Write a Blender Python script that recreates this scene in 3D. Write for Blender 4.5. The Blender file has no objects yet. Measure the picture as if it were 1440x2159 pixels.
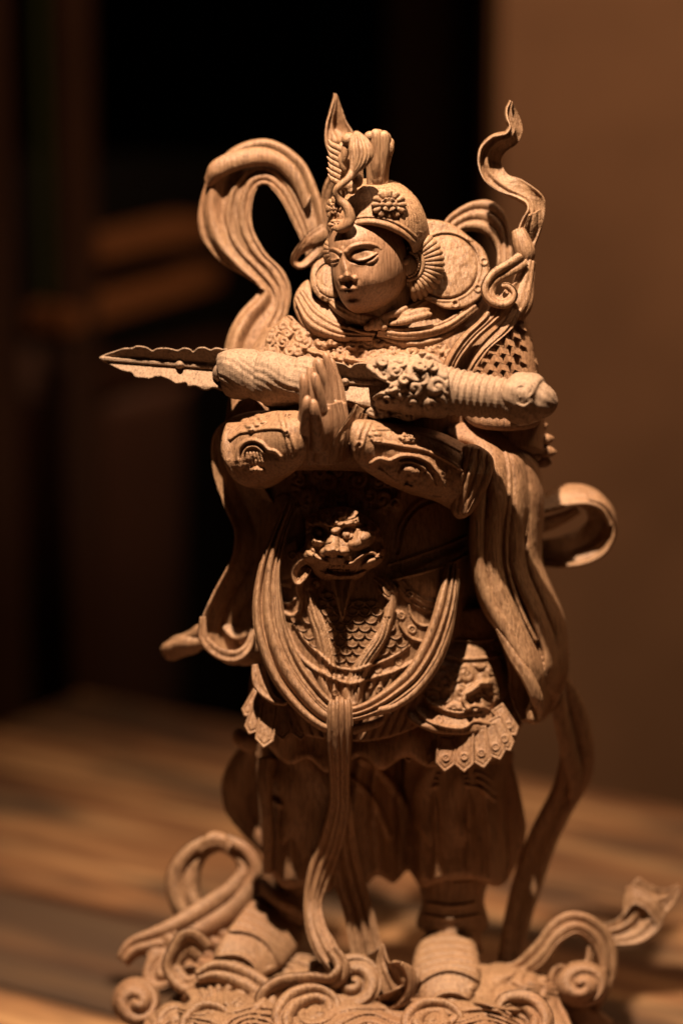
import bpy, math, random
import numpy as np
from math import radians, sin, cos, pi, tan
rng = np.random.RandomState(7)
SC = bpy.context.scene
COL = SC.collection

# ------------------------------------------------------------------ camera
S = 0.00026                      # metres per photo pixel on the plane of the statue
PITCH, FOVY = radians(14), radians(20)
TT = tan(FOVY/2); HH = 1079.5
DIST = S*HH/TT
FW = np.array([0, cos(PITCH), -sin(PITCH)]); UP = np.array([0, sin(PITCH), cos(PITCH)])
TGT = np.array([0, 0, 0.345]); CAM = TGT - DIST*FW
cam_d = bpy.data.cameras.new('camera'); cam = bpy.data.objects.new('camera', cam_d)
COL.objects.link(cam); SC.camera = cam
cam.location = CAM; cam.rotation_euler = (pi/2 - PITCH, 0, 0)
cam_d.sensor_fit = 'VERTICAL'; cam_d.sensor_height = 36; cam_d.lens = 18/TT
cam_d.clip_end = 100; cam_d.clip_start = 0.05
cam_d.dof.use_dof = True; cam_d.dof.focus_distance = DIST - 0.072
cam_d.dof.aperture_fstop = cam_d.lens/1000/0.043
cam_d.dof.aperture_blades = 0

# ------------------------------------------------------------------ world, lamps, exposure
w = bpy.data.worlds.new('World'); SC.world = w; w.use_nodes = True
w.node_tree.nodes['Background'].inputs[0].default_value = (0.75, 0.42, 0.22, 1)
w.node_tree.nodes['Background'].inputs[1].default_value = 0.0055
def lamp(name, kind, loc, aim, energy, col, size, **k):
    l = bpy.data.lights.new(name, kind); l.energy = energy; l.color = col
    if kind == 'AREA': l.size = size
    else: l.shadow_soft_size = size
    for a, v in k.items(): setattr(l, a, v)
    o = bpy.data.objects.new(name, l); COL.objects.link(o); o.location = loc
    from mathutils import Vector
    o.rotation_euler = (Vector(aim)-Vector(loc)).to_track_quat('-Z', 'Y').to_euler()
    return o
lamp('ceiling_spot', 'SPOT', (-0.09, -0.425, 1.39), (0.0, -0.05, 0.0), 226, (1, 0.78, 0.57), 0.010,
     spot_size=radians(54), spot_blend=1.0)
lamp('room_lamp', 'AREA', (1.0, -0.8, 0.9), (0.05, 0, 0.3), 0.20, (1, 0.60, 0.36), 0.5)
lamp('wall_fill', 'AREA', (0.75, 0.15, 1.9), (0.55, 0.92, 0.6), 15, (1, 0.64, 0.38), 0.5)  # added fill, no visible source, put in to brighten the plaster wall
SC.view_settings.view_transform = 'Standard'; SC.view_settings.look = 'None'
SC.view_settings.exposure = 0; SC.view_settings.gamma = 1

# ------------------------------------------------------------------ geometry helpers in (pixel x, pixel y, depth) space
def P(a):
    """(px, py, depth towards the viewer in px) -> world"""
    a = np.asarray(a, float)
    dx = (a[..., 0]-720)/HH*TT; dz = -(a[..., 1]-HH)/HH*TT
    dy_ = FW[1]+UP[1]*dz; dz_ = FW[2]+UP[2]*dz
    t = (-a[..., 2]*S - CAM[1])/dy_
    return np.stack([CAM[0]+t*dx, CAM[1]+t*dy_, CAM[2]+t*dz_], -1)

def link(name, me, mat, parent=None):
    o = bpy.data.objects.new(name, me); COL.objects.link(o)
    if mat: me.materials.append(mat)
    if parent: o.parent = parent
    return o
def mesh(name, V, F, smooth=True):
    """V Nx3 world, F Mx4 (or list of arrays)"""
    me = bpy.data.meshes.new(name)
    V = np.asarray(V, np.float32)
    Fs = [np.asarray(f, np.int32) for f in (F if isinstance(F, list) else [F]) if len(f)]
    me.vertices.add(len(V)); me.vertices.foreach_set('co', V.ravel())
    idx = np.concatenate([f.ravel() for f in Fs]); tot = np.concatenate([np.full(len(f), f.shape[1]) for f in Fs])
    st = np.concatenate([[0], np.cumsum(tot)[:-1]])
    me.loops.add(len(idx)); me.loops.foreach_set('vertex_index', idx.astype(np.int32))
    me.polygons.add(len(tot)); me.polygons.foreach_set('loop_start', st.astype(np.int32))
    me.polygons.foreach_set('loop_total', tot.astype(np.int32))
    me.polygons.foreach_set('use_smooth', np.full(len(tot), smooth))
    me.update(calc_edges=True); me.validate()
    return me

def cr(pts, n):
    """Catmull-Rom through pts, n samples by arc length"""
    p = np.asarray(pts, float)
    if len(p) == 2: p = np.array([p[0], (p[0]+p[1])/2, p[1]])
    q = np.vstack([2*p[0]-p[1], p, 2*p[-1]-p[-2]])
    out = []
    for i in range(1, len(q)-2):
        t = np.linspace(0, 1, 24, endpoint=False)[:, None]
        a, b, c, d = q[i-1], q[i], q[i+1], q[i+2]
        out.append(0.5*((2*b)+(-a+c)*t+(2*a-5*b+4*c-d)*t*t+(-a+3*b-3*c+d)*t**3))
    out.append(p[-1:]); o = np.vstack(out)
    s = np.concatenate([[0], np.cumsum(np.linalg.norm(np.diff(o[:, :3], axis=0), axis=1)+1e-6)])
    u = np.linspace(0, s[-1], n)
    return np.stack([np.interp(u, s, o[:, k]) for k in range(o.shape[1])], 1)
def cr_u(pts, n):
    """Catmull-Rom, uniform in parameter (keeps two edges in step)"""
    p = np.asarray(pts, float); q = np.vstack([2*p[0]-p[1], p, 2*p[-1]-p[-2]])
    u = np.linspace(0, len(p)-1-1e-9, n); i = u.astype(int); t = (u-i)[:, None]
    a, b, c, d = q[i], q[i+1], q[i+2], q[i+3]
    return 0.5*((2*b)+(-a+c)*t+(2*a-5*b+4*c-d)*t*t+(-a+3*b-3*c+d)*t**3)

def si(x, xs, ys):
    """smooth interpolation without kinks"""
    g = np.linspace(xs[0]-60, xs[-1]+60, 600); v = np.interp(g, xs, ys); k = max(3, int(600*.5*np.min(np.diff(xs))/(g[-1]-g[0])))
    ker = np.hanning(2*k+1); ker /= ker.sum(); v = np.convolve(np.pad(v, k, mode='edge'), ker, 'valid')
    return np.interp(x, g, v)
def sd(X, Y, pts, closed=True):
    """signed distance to a polygon, negative inside"""
    p = np.asarray(pts, float)
    q = np.roll(p, -1, 0) if closed else p[1:]
    if not closed: p = p[:-1]
    D = np.full(X.shape, 1e9); ins = np.zeros(X.shape, bool)
    for (ax, ay), (bx, by) in zip(p[:, :2], q[:, :2]):
        ex, ey = bx-ax, by-ay; wx, wy = X-ax, Y-ay
        t = np.clip((wx*ex+wy*ey)/(ex*ex+ey*ey+1e-9), 0, 1)
        D = np.minimum(D, (wx-ex*t)**2+(wy-ey*t)**2)
        if closed:
            c = ((ay > Y) != (by > Y)) & (X < ex*(Y-ay)/(ey if abs(ey) > 1e-9 else 1e-9)+ax)
            ins ^= c
    D = np.sqrt(D)
    return np.where(ins, -D, D) if closed else D
def line(X, Y, pts, n=0):
    """distance to polyline and parameter 0..1 of the nearest point"""
    p = cr(np.asarray(pts, float)[:, :2], n or max(8, 6*len(pts)))
    L = np.concatenate([[0], np.cumsum(np.linalg.norm(np.diff(p, axis=0), axis=1))]); L /= L[-1]
    D = np.full(X.shape, 1e18); T = np.zeros(X.shape)
    x0, y0 = p.min(0)-60; x1, y1 = p.max(0)+60
    m = (X > x0) & (X < x1) & (Y > y0) & (Y < y1); x, y = X[m], Y[m]
    d = np.full(x.shape, 1e18); tt = np.zeros(x.shape)
    for k in range(len(p)-1):
        e = p[k+1]-p[k]; wx, wy = x-p[k][0], y-p[k][1]
        t = np.clip((wx*e[0]+wy*e[1])/(e@e+1e-9), 0, 1)
        q = (wx-e[0]*t)**2+(wy-e[1]*t)**2; b = q < d
        d[b] = q[b]; tt[b] = (L[k]+(L[k+1]-L[k])*t)[b]
    D[m] = d; T[m] = tt
    return np.sqrt(D), T
def rnd(q): return np.sqrt(np.clip(1-q*q, 0, 1))
def stroke(H, X, Y, pts, w, h, w2=None, h2=None, soft=False):
    d, t = line(X, Y, pts)
    ww = w if w2 is None else w+(w2-w)*t; hh = h if h2 is None else h+(h2-h)*t
    q = np.clip(d/ww, 0, 1)
    return H + hh*(np.cos(q*pi)*.5+.5 if soft else rnd(q))
def dome(H, X, Y, cx, cy, rx, ry, h, rot=0, soft=False):
    c, s = cos(radians(rot)), sin(radians(rot))
    u = ((X-cx)*c+(Y-cy)*s)/rx; v = (-(X-cx)*s+(Y-cy)*c)/ry
    q = np.clip(np.sqrt(u*u+v*v), 0, 1)
    return H + h*(np.cos(q*pi)*.5+.5 if soft else rnd(q))
def ring(H, X, Y, cx, cy, r, w, h, ry=None):
    k = 1 if ry is None else r/ry
    d = np.abs(np.hypot(X-cx, (Y-cy)*k)-r)
    return H + h*rnd(np.clip(d/w, 0, 1))
def curl(H, X, Y, cx, cy, r, h, turns=1.6, hand=1, ry=None, ph=0.):
    k = 1 if ry is None else r/ry
    dx, dy = X-cx, (Y-cy)*k
    q = np.hypot(dx, dy)/r; th = np.arctan2(dy, dx)*hand
    s = np.abs(np.sin((th+ph)/2+pi*turns*np.power(np.clip(q, 0, 1.), .8)))**.75
    win = np.clip((1-q)*5, 0, 1)
    dm = rnd(np.clip(q, 0, 1))
    return np.maximum(H, H*(1-0)+win*h*(0.45*dm+0.55*s))
def orn(X, Y, sp, h, seed, jit=.35, turns=1.3):
    """crowded small carved curls"""
    r_ = np.random.RandomState(seed); O = np.zeros(X.shape)
    x0, x1, y0, y1 = X.min(), X.max(), Y.min(), Y.max(); j = 0; yy = y0
    while yy < y1+sp:
        xx = x0+(j % 2)*sp*.5
        while xx < x1+sp:
            cx = xx+r_.uniform(-jit, jit)*sp; cy = yy+r_.uniform(-jit, jit)*sp; r = sp*r_.uniform(.5, .78)
            m = (np.abs(X-cx) < r) & (np.abs(Y-cy) < r)
            if m.any():
                z = curl(np.zeros(m.sum()), X[m], Y[m], cx, cy, r, h*r_.uniform(.6, 1), turns, r_.choice([-1, 1]), ph=r_.uniform(0, 6))
                O[m] = np.maximum(O[m], z)
            xx += sp
        yy += sp*.8; j += 1
    return O
def vnoise(X, Y, sx, sy, seed=0):
    r_ = np.random.RandomState(seed); T = r_.rand(64, 64)
    u, v = X/sx, Y/sy; i, j = np.floor(u).astype(int), np.floor(v).astype(int); f, g = u-i, v-j
    f = f*f*(3-2*f); g = g*g*(3-2*g)
    a = lambda p, q: T[(i+p) % 64, (j+q) % 64]
    return (a(0, 0)*(1-f)+a(1, 0)*f)*(1-g)+(a(0, 1)*(1-f)+a(1, 1)*f)*g-.5

def relief(name, parent, mat, poly, hfun, back=0, step=2.5, edge=8, smoothpoly=True, carve=1.2):
    """a carved piece: outline poly (px), front depth hfun(X,Y), side walls back to depth back"""
    pl = np.asarray(poly, float)
    if smoothpoly:
        q = np.vstack([pl[-1:], pl, pl[:2]]); 
        out = []
        for i in range(1, len(q)-2):
            t = np.linspace(0, 1, 5, endpoint=False)[:, None]; a, b, c, d = q[i-1], q[i], q[i+1], q[i+2]
            out.append(0.5*((2*b)+(-a+c)*t+(2*a-5*b+4*c-d)*t*t+(-a+3*b-3*c+d)*t**3))
        pl = np.vstack(out)
    x0, y0 = pl.min(0)-2*step; x1, y1 = pl.max(0)+2*step
    X, Y = np.meshgrid(np.arange(x0, x1, step), np.arange(y0, y1, step))
    s = sd(X, Y, pl)
    gy, gx = np.gradient(s, step)
    used = s < step*.8
    mv = used & (s > -step*.45)
    X = np.where(mv, X-s*gx, X); Y = np.where(mv, Y-s*gy, Y); s = np.where(mv, 0, s)
    H = hfun(X, Y)
    if carve:   # knife work: soft facets left by the chisel
        H = H + carve*(vnoise(X, Y, 9, 16, 3)+.6*vnoise(X, Y, 4.5, 9, 5))
    if edge:
        q = np.clip(1+s/edge, 0, 1); H = H-edge*(1-rnd(q))
    cell = used[:-1, :-1] & used[1:, :-1] & used[:-1, 1:] & used[1:, 1:]
    return grid_mesh(name, parent, mat, X, Y, H, cell, back)

def grid_mesh(name, parent, mat, X, Y, H, cell, back):
    ny, nx = X.shape; I = np.arange(ny*nx).reshape(ny, nx)
    a, b, c, d = I[:-1, :-1][cell], I[:-1, 1:][cell], I[1:, 1:][cell], I[1:, :-1][cell]
    F = np.stack([a, d, c, b], 1)
    bk = back if np.isscalar(back) else back
    V = np.stack([X, Y, H], -1).reshape(-1, 3)
    B = V.copy(); B[:, 2] = np.minimum(bk, V[:, 2]-.5)
    pad = np.zeros((ny+1, nx+1), bool); pad[1:-1, 1:-1] = cell      # cell(i,j) at pad(i+1,j+1)
    W = []
    # horizontal edges: vertex (i,j)-(i,j+1) between cell(i-1,j) and cell(i,j)
    up = pad[:-1, 1:-1]; dn = pad[1:, 1:-1]
    e = up ^ dn; i, j = np.nonzero(e)
    W.append((I[i, j], I[i, j+1], dn[i, j]))
    lf = pad[1:-1, :-1]; rt = pad[1:-1, 1:]
    e = lf ^ rt; i, j = np.nonzero(e)
    W.append((I[i, j], I[i+1, j], lf[i, j]))
    wf = []
    N = ny*nx
    for p, q, f in W:
        p, q = np.where(f, p, q), np.where(f, q, p)
        wf.append(np.stack([p, q, q+N, p+N], 1))
    F = np.vstack([F]+wf); V = np.vstack([V, B])
    u, inv = np.unique(F, return_inverse=True)
    return link(name, mesh(name, P(V[u]), inv.reshape(F.shape)), mat, parent)

def strip(name, parent, mat, L, R, prof=None, n=90, m=26, th=7, bow=0, uniform=True, twistn=None, carve=1.0):
    """a carved scarf between two edge curves (px,py,d)"""
    f = cr_u if uniform and len(L) == len(R) else cr
    Ls, Rs = f(L, n), f(R, n)
    u = np.linspace(0, 1, m)[None, :, None]
    G = Ls[:, None]*(1-u)+Rs[:, None]*u
    gt = np.gradient(G, axis=0); gu = np.gradient(G, axis=1)
    N = np.cross(gu, gt); N /= np.linalg.norm(N, axis=2, keepdims=True)+1e-9
    sgn = 1 if N[..., 2].mean() > 0 else -1
    N *= sgn
    U = np.repeat(u[..., 0], n, 0); T = np.repeat(np.linspace(0, 1, n)[:, None], m, 1)
    wd = np.linalg.norm(Rs-Ls, axis=1)[:, None]
    k = np.clip(wd/40, 0, 1)
    h = bow*(1-(2*U-1)**2)*k
    if prof: h = h+prof(U, T)*k
    if carve: h = h+carve*vnoise(U*wd, T*n*5, 8, 18, 11)
    e = np.minimum(U, 1-U)*wd; q = np.clip(1-e/max(th*.6, 1), 0, 1)
    ho = h-th*.5*(1-rnd(q)); hb = h-th+th*.5*(1-rnd(q))
    Fr = G+N*ho[..., None]; Bk = G+N*hb[..., None]
    ringv = np.concatenate([Fr, Bk[:, ::-1]], 1); k2 = 2*m
    V = ringv.reshape(-1, 3); I = np.arange(n*k2).reshape(n, k2); J = np.roll(I, -1, 1)
    F = np.stack([I[:-1], I[1:], J[1:], J[:-1]], -1).reshape(-1, 4)
    cp = []
    for rr in (0, n-1):
        for j in range(m-1):
            cp.append([I[rr, j], I[rr, j+1], I[rr, k2-2-j], I[rr, k2-1-j]])
    return link(name, mesh(name, P(V), np.vstack([F, cp])), mat, parent)
def rib(name, parent, mat, pts, prof=None, n=90, m=22, th=7, bow=0, carve=1.0):
    """scarf by centre line (px,py,d,width,tilt deg): tilt turns the width out of the picture plane"""
    p = cr(pts, n); t = np.gradient(p[:, :2], axis=0); t /= np.linalg.norm(t, axis=1)[:, None]+1e-9
    nx, ny = -t[:, 1], t[:, 0]; tl = np.radians(p[:, 4]); hw = p[:, 3]/2
    sdv = np.stack([nx*np.cos(tl), ny*np.cos(tl), np.sin(tl)], 1)*hw[:, None]
    L = p[:, :3]-sdv; R = p[:, :3]+sdv
    return strip(name, parent, mat, L, R, prof, n, m, th, bow, uniform=True, carve=carve)
def ropes(k, h, p=.7, drift=0., ph=0.):
    return lambda U, T: h*(np.abs(np.sin(pi*(k*U+drift*np.sin(T*5+ph))))**p)
def ridges(*rs):
    """(u0, half width, height, u1) ridge wandering from u0 to u1 along the scarf"""
    def f(U, T):
        H = np.zeros(U.shape)
        for r in rs:
            u0, wd, h = r[:3]; u1 = r[3] if len(r) > 3 else u0
            H += h*rnd(np.clip(np.abs(U-(u0+(u1-u0)*T))/wd, 0, 1))
        return H
    return f
def tube_arrays(pts, m=20, disp=None, n=None, flat=1.0, capped=True):
    """pts (px,py,d,r)"""
    n = n or max(12, 8*len(pts)); p = cr(pts, n); c = p[:, :3]; r = np.maximum(p[:, 3], .3)
    t = np.gradient(c, axis=0); t /= np.linalg.norm(t, axis=1)[:, None]+1e-9
    a = np.array([0, 0, 1.]) if abs(t[0][2]) < .8 else np.array([1., 0, 0])
    A = []; 
    for i in range(n):
        a = a-t[i]*(a@t[i]); a = a/(np.linalg.norm(a)+1e-9); A.append(a)
    A = np.array(A); B = np.cross(t, A)
    th = np.linspace(0, 2*pi, m, endpoint=False)
    R = np.repeat(r[:, None], m, 1)
    if disp is not None: R = R+disp(np.repeat(th[None], n, 0), np.repeat(np.linspace(0, 1, n)[:, None], m, 1), c[:, None, :]+0*R[..., None])
    V = c[:, None]+R[..., None]*(A[:, None]*np.cos(th)[None, :, None]*flat+B[:, None]*np.sin(th)[None, :, None])
    I = np.arange(n*m).reshape(n, m); J = np.roll(I, -1, 1)
    F = np.stack([I[:-1], J[:-1], J[1:], I[1:]], -1).reshape(-1, 4); V = V.reshape(-1, 3)
    T3 = np.zeros((0, 3), int)
    if capped:
        k = len(V); e0 = c[0]-t[0]*r[0]*.35; e1 = c[-1]+t[-1]*r[-1]*.35
        V = np.vstack([V, e0, e1]); j = np.arange(m); jn = (j+1) % m
        T3 = np.vstack([np.stack([I[0][jn], I[0][j], np.full(m, k)], 1), np.stack([I[-1][j], I[-1][jn], np.full(m, k+1)], 1)])
    return V, F, T3
def tube(name, parent, mat, pts, **k):
    V, F, T3 = tube_arrays(pts, **k)
    return link(name, mesh(name, P(V), [F, T3]), mat, parent)
def multi(name, parent, mat, parts, remesh=0):
    """several (V,F4,F3) joined; optional voxel remesh so that they grow together"""
    Vs, F4, F3, k = [], [], [], 0
    for V, F, T3 in parts:
        Vs.append(V); F4.append(F+k)
        if len(T3): F3.append(T3+k)
        k += len(V)
    me = mesh(name, P(np.vstack(Vs)), [np.vstack(F4)]+([np.vstack(F3)] if F3 else []))
    o = link(name, me, mat, parent)
    if remesh:
        md = o.modifiers.new('r', 'REMESH'); md.mode = 'VOXEL'; md.voxel_size = remesh*S; md.use_smooth_shade = True
        sm = o.modifiers.new('s', 'SMOOTH'); sm.iterations = 4; sm.factor = .5
        dg = bpy.context.evaluated_depsgraph_get(); new = bpy.data.meshes.new_from_object(o.evaluated_get(dg))
        o.modifiers.clear(); o.data = new
    return o
def ball(cx, cy, d, rx, ry=None, rd=None, n=14, m=22, rot=0):
    ry = ry or rx; rd = rd or rx
    ph = np.linspace(0.02, pi-.02, n)[:, None]; th = np.linspace(0, 2*pi, m, endpoint=False)[None]
    x = rx*np.sin(ph)*np.cos(th); y = ry*np.cos(ph)+0*th; z = rd*np.sin(ph)*np.sin(th)
    c, s = cos(radians(rot)), sin(radians(rot))
    V = np.stack([cx+x*c-y*s, cy+x*s+y*c, d+z], -1).reshape(-1, 3)
    I = np.arange(n*m).reshape(n, m); J = np.roll(I, -1, 1)
    F = np.stack([I[:-1], J[:-1], J[1:], I[1:]], -1).reshape(-1, 4)
    k = len(V); V = np.vstack([V, V[:m].mean(0), V[-m:].mean(0)])
    j = np.arange(m); jn = (j+1) % m
    return V, F, np.vstack([np.stack([I[0][jn], I[0][j], np.full(m, k)], 1), np.stack([I[-1][j], I[-1][jn], np.full(m, k+1)], 1)])

# ------------------------------------------------------------------ materials
def nt(name):
    m = bpy.data.materials.new(name); m.use_nodes = True; t = m.node_tree
    return m, t, t.nodes['Principled BSDF'], lambda k: t.nodes.new(k), t.links.new
def carved_wood(name, base, dark, red, rough=.52, bump=.5, pore=.7):
    m, t, b, N, L = nt(name)
    tc = N('ShaderNodeTexCoord')
    def noise(sc, vec, det=4, ro=.55):
        n = N('ShaderNodeTexNoise'); n.inputs['Scale'].default_value = sc; n.inputs['Detail'].default_value = det
        n.inputs['Roughness'].default_value = ro; L(vec, n.inputs['Vector']); return n.outputs['Fac']
    def mapping(s, r=(0, 0, 0)):
        q = N('ShaderNodeMapping'); q.inputs['Scale'].default_value = s; q.inputs['Rotation'].default_value = r
        L(tc.outputs['Object'], q.inputs['Vector']); return q.outputs['Vector']
    def ramp(fac, stops):
        r = N('ShaderNodeValToRGB'); e = r.color_ramp.elements
        e[0].position, e[0].color = stops[0]; e[1].position, e[1].color = stops[-1]
        for p, c in stops[1:-1]:
            x = e.new(p); x.color = c
        L(fac, r.inputs['Fac']); return r.outputs['Color']
    def mix(f, a, c, mode='MIX'):
        x = N('ShaderNodeMix'); x.data_type = 'RGBA'; x.blend_type = mode
        if isinstance(f, float): x.inputs[0].default_value = f
        else: L(f, x.inputs[0])
        for k, v in ((6, a), (7, c)):
            if isinstance(v, tuple): x.inputs[k].default_value = v
            else: L(v, x.inputs[k])
        return x.outputs[2]
    v_long = mapping((1, 1, .10), (0, radians(4), 0)); v_all = mapping((1, 1, 1))
    grain = noise(760, v_long, 4, .6); big = noise(14, v_all, 4); band = noise(46, mapping((1, 1, .16), (0, radians(6), 0)), 3)
    col = mix(ramp(big, [(.38, (0, 0, 0, 1)), (.66, (1, 1, 1, 1))]), base+(1,), red+(1,))
    col = mix(ramp(band, [(.45, (0, 0, 0, 1)), (.62, (.55, .55, .55, 1))]), col, tuple(x*.72 for x in base)+(1,))
    col = mix(ramp(grain, [(.34, (.75, .75, .75, 1)), (.56, (0, 0, 0, 1))]), col, dark+(1,))
    pr = noise(1100, mapping((1, 1, .09)), 2)
    col = mix(ramp(pr, [(.30, (pore, pore, pore, 1)), (.40, (0, 0, 0, 1))]), col, tuple(x*.5 for x in dark)+(1,))
    L(col, b.inputs['Base Color'])
    rr = ramp(big, [(.3, (rough-.12,)*3+(1,)), (.7, (rough+.1,)*3+(1,))]); L(rr, b.inputs['Roughness'])
    b.inputs['Specular IOR Level'].default_value = .45
    fine = noise(1500, v_all, 3, .7); mid = noise(330, mapping((1, 1, .5)), 3)
    s1 = N('ShaderNodeMath'); s1.operation = 'MULTIPLY_ADD'; L(grain, s1.inputs[0]); s1.inputs[1].default_value = .8; L(mid, s1.inputs[2])
    s2 = N('ShaderNodeMath'); s2.operation = 'MULTIPLY_ADD'; L(fine, s2.inputs[0]); s2.inputs[1].default_value = .6; L(s1.outputs[0], s2.inputs[2])
    bp = N('ShaderNodeBump'); bp.inputs['Strength'].default_value = bump; bp.inputs['Distance'].default_value = .0014
    L(s2.outputs[0], bp.inputs['Height']); L(bp.outputs[0], b.inputs['Normal'])
    return m
WOOD = carved_wood('carved_wood', (.325, .186, .098), (.12, .055, .025), (.245, .118, .055))
FACEW = carved_wood('smooth_carved_wood', (.32, .18, .10), (.13, .06, .028), (.25, .12, .06), rough=.5, bump=.3, pore=.9)
PALE = carved_wood('dusty_pale_wood', (.31, .197, .122), (.13, .075, .042), (.25, .15, .088), rough=.75, bump=.5)
def simple(name, colr, rough=.6):
    m, t, b, N, L = nt(name)
    n = N('ShaderNodeTexNoise'); n.inputs['Scale'].default_value = 6; n.inputs['Detail'].default_value = 5
    tc = N('ShaderNodeTexCoord'); L(tc.outputs['Object'], n.inputs['Vector'])
    r = N('ShaderNodeValToRGB'); e = r.color_ramp.elements
    e[0].position = .3; e[1].position = .7; e[0].color = tuple(c*.8 for c in colr)+(1,); e[1].color = tuple(c*1.15 for c in colr)+(1,)
    L(n.outputs['Fac'], r.inputs['Fac']); L(r.outputs['Color'], b.inputs['Base Color']); b.inputs['Roughness'].default_value = rough
    return m

# ------------------------------------------------------------------ tagging
def thing(name, label, cat, loc=(0, 0, 0), group=None):
    o = bpy.data.objects.new(name, None); COL.objects.link(o); o.empty_display_size = .02
    o['label'] = label; o['category'] = cat
    if group: o['group'] = group
    return o
def structure(o): o['kind'] = 'structure'; return o
def box(name, x0, x1, y0, y1, z0, z1, mat, parent=None, bev=0, rz=0, org=(0, 0)):
    import bmesh
    bm = bmesh.new(); bmesh.ops.create_cube(bm, size=1)
    for v in bm.verts: v.co = ((x0+x1)/2+v.co.x*(x1-x0), (y0+y1)/2+v.co.y*(y1-y0), (z0+z1)/2+v.co.z*(z1-z0))
    if bev: bmesh.ops.bevel(bm, geom=bm.edges[:], offset=bev, segments=2, affect='EDGES')
    if rz:
        for v in bm.verts:
            dx, dy = v.co.x-org[0], v.co.y-org[1]
            v.co.x = org[0]+dx*cos(rz)-dy*sin(rz); v.co.y = org[1]+dx*sin(rz)+dy*cos(rz)
    me = bpy.data.meshes.new(name); bm.to_mesh(me); bm.free()
    return link(name, me, mat, parent)

# ------------------------------------------------------------------ setting: room behind the table
def ground_hit(px, py, z=0.):
    a = P(np.array([px, py, 0.])); d = a-CAM; t = (z-CAM[2])/d[2]; return CAM+d*t
A = ground_hit(170, 1455); B = ground_hit(1440, 1702)
EDGE = math.atan2(B[1]-A[1], B[0]-A[0])            # direction of the table's far edge
TOFF = (0.3, 0.25, 0)
def mat_table(name='weathered_table_wood', dk=0., lo=.47):
    m, t, b, N, L = nt(name)
    tc = N('ShaderNodeTexCoord')
    def mp(s, rz=-EDGE):
        q0 = N('ShaderNodeMapping'); q0.inputs['Rotation'].default_value = (0, 0, rz); q0.inputs['Location'].default_value = TOFF; L(tc.outputs['Object'], q0.inputs['Vector'])
        q = N('ShaderNodeMapping'); q.inputs['Scale'].default_value = s; L(q0.outputs['Vector'], q.inputs['Vector']); return q.outputs['Vector']
    def no(sc, v, d=4):
        n = N('ShaderNodeTexNoise'); n.inputs['Scale'].default_value = sc; n.inputs['Detail'].default_value = d; L(v, n.inputs['Vector']); return n.outputs['Fac']
    g = no(34, mp((.10, 1, 1)), 5); pch = no(15, mp((.26, 1, 1)), 6); f = no(220, mp((.06, 1, 1)), 3)
    def ramp(fac, st):
        r = N('ShaderNodeValToRGB'); e = r.color_ramp.elements; e[0].position, e[0].color = st[0]; e[1].position, e[1].color = st[-1]
        for p, c in st[1:-1]: x = e.new(p); x.color = c
        L(fac, r.inputs['Fac']); return r.outputs['Color']
    def mix(fc, a, c):
        x = N('ShaderNodeMix'); x.data_type = 'RGBA'; L(fc, x.inputs[0]); L(a, x.inputs[6])
        if isinstance(c, tuple): x.inputs[7].default_value = c
        else: L(c, x.inputs[7])
        return x.outputs[2]
    c1 = ramp(g, [(.36, (.07, .026, .010, 1)), (.5, (.19, .085, .034, 1)), (.64, (.35, .19, .082, 1))])
    c2 = mix(ramp(pch, [(lo, (dk, dk, dk, 1)), (lo+.12, (.92, .92, .92, 1))]), c1, (.045, .026, .015, 1))
    c3 = mix(ramp(f, [(.3, (.6, .6, .6, 1)), (.45, (0, 0, 0, 1))]), c2, (.09, .045, .02, 1))
    L(c3, b.inputs['Base Color']); b.inputs['Roughness'].default_value = .55
    bp = N('ShaderNodeBump'); bp.inputs['Strength'].default_value = .4; bp.inputs['Distance'].default_value = .002; L(f, bp.inputs['Height']); L(bp.outputs[0], b.inputs['Normal'])
    return m
TABLE = mat_table(lo=.49)
TABLE_DARK = mat_table('dark_weathered_table_wood', .62, .40)
table = thing('wooden_table', 'weathered brown wooden plank table that the carved statue stands on', 'table')
# planks run along the far edge; local frame: u along the edge, v towards the viewer
import bmesh
ux, uy = cos(EDGE), sin(EDGE)
v0 = 0.
for i, (wd, mt) in enumerate(((.195, TABLE), (.195, TABLE), (.134, TABLE_DARK), (.16, TABLE), (.19, TABLE), (.15, TABLE_DARK), (.20, TABLE), (.22, TABLE))):
    o = box('plank', 0.0, 2.6, -(v0+wd-.0015), -v0, -.04, -random.Random(i).uniform(0, .0012), mt, table, bev=.003, rz=EDGE, org=(0, 0))
    if mt is TABLE_DARK: o['label'] = 'dark greyish weathered plank'
    o.location = (A[0], A[1], 0); v0 += wd
for i, (lu, lv) in enumerate(((.08, -.08), (2.5, -.08), (.08, -1.38), (2.5, -1.38))):
    o = box('table_leg', lu-.04, lu+.04, lv-.04, lv+.04, -.74, -.042, TABLE, table, bev=.004, rz=EDGE); o.location = (A[0], A[1], 0)
o = box('apron', .04, 2.56, -.14, -.115, -.14, -.0415, TABLE, table, rz=EDGE); o.location = (A[0], A[1], 0)

PLASTER = simple('warm_plaster', (.50, .275, .155), .85)
DARK = simple('room_darkness', (.014, .020, .042), .9)  # near-black colour stands in for the darkness of the room behind
FLOORM = simple('dark_floor', (.03, .018, .010), .7)
structure(box('floor', -5, 5, -4, 5, -.80, -.745, FLOORM))
def at_y(px, py, y): return P(np.array([px, py, -y/S]))
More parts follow.
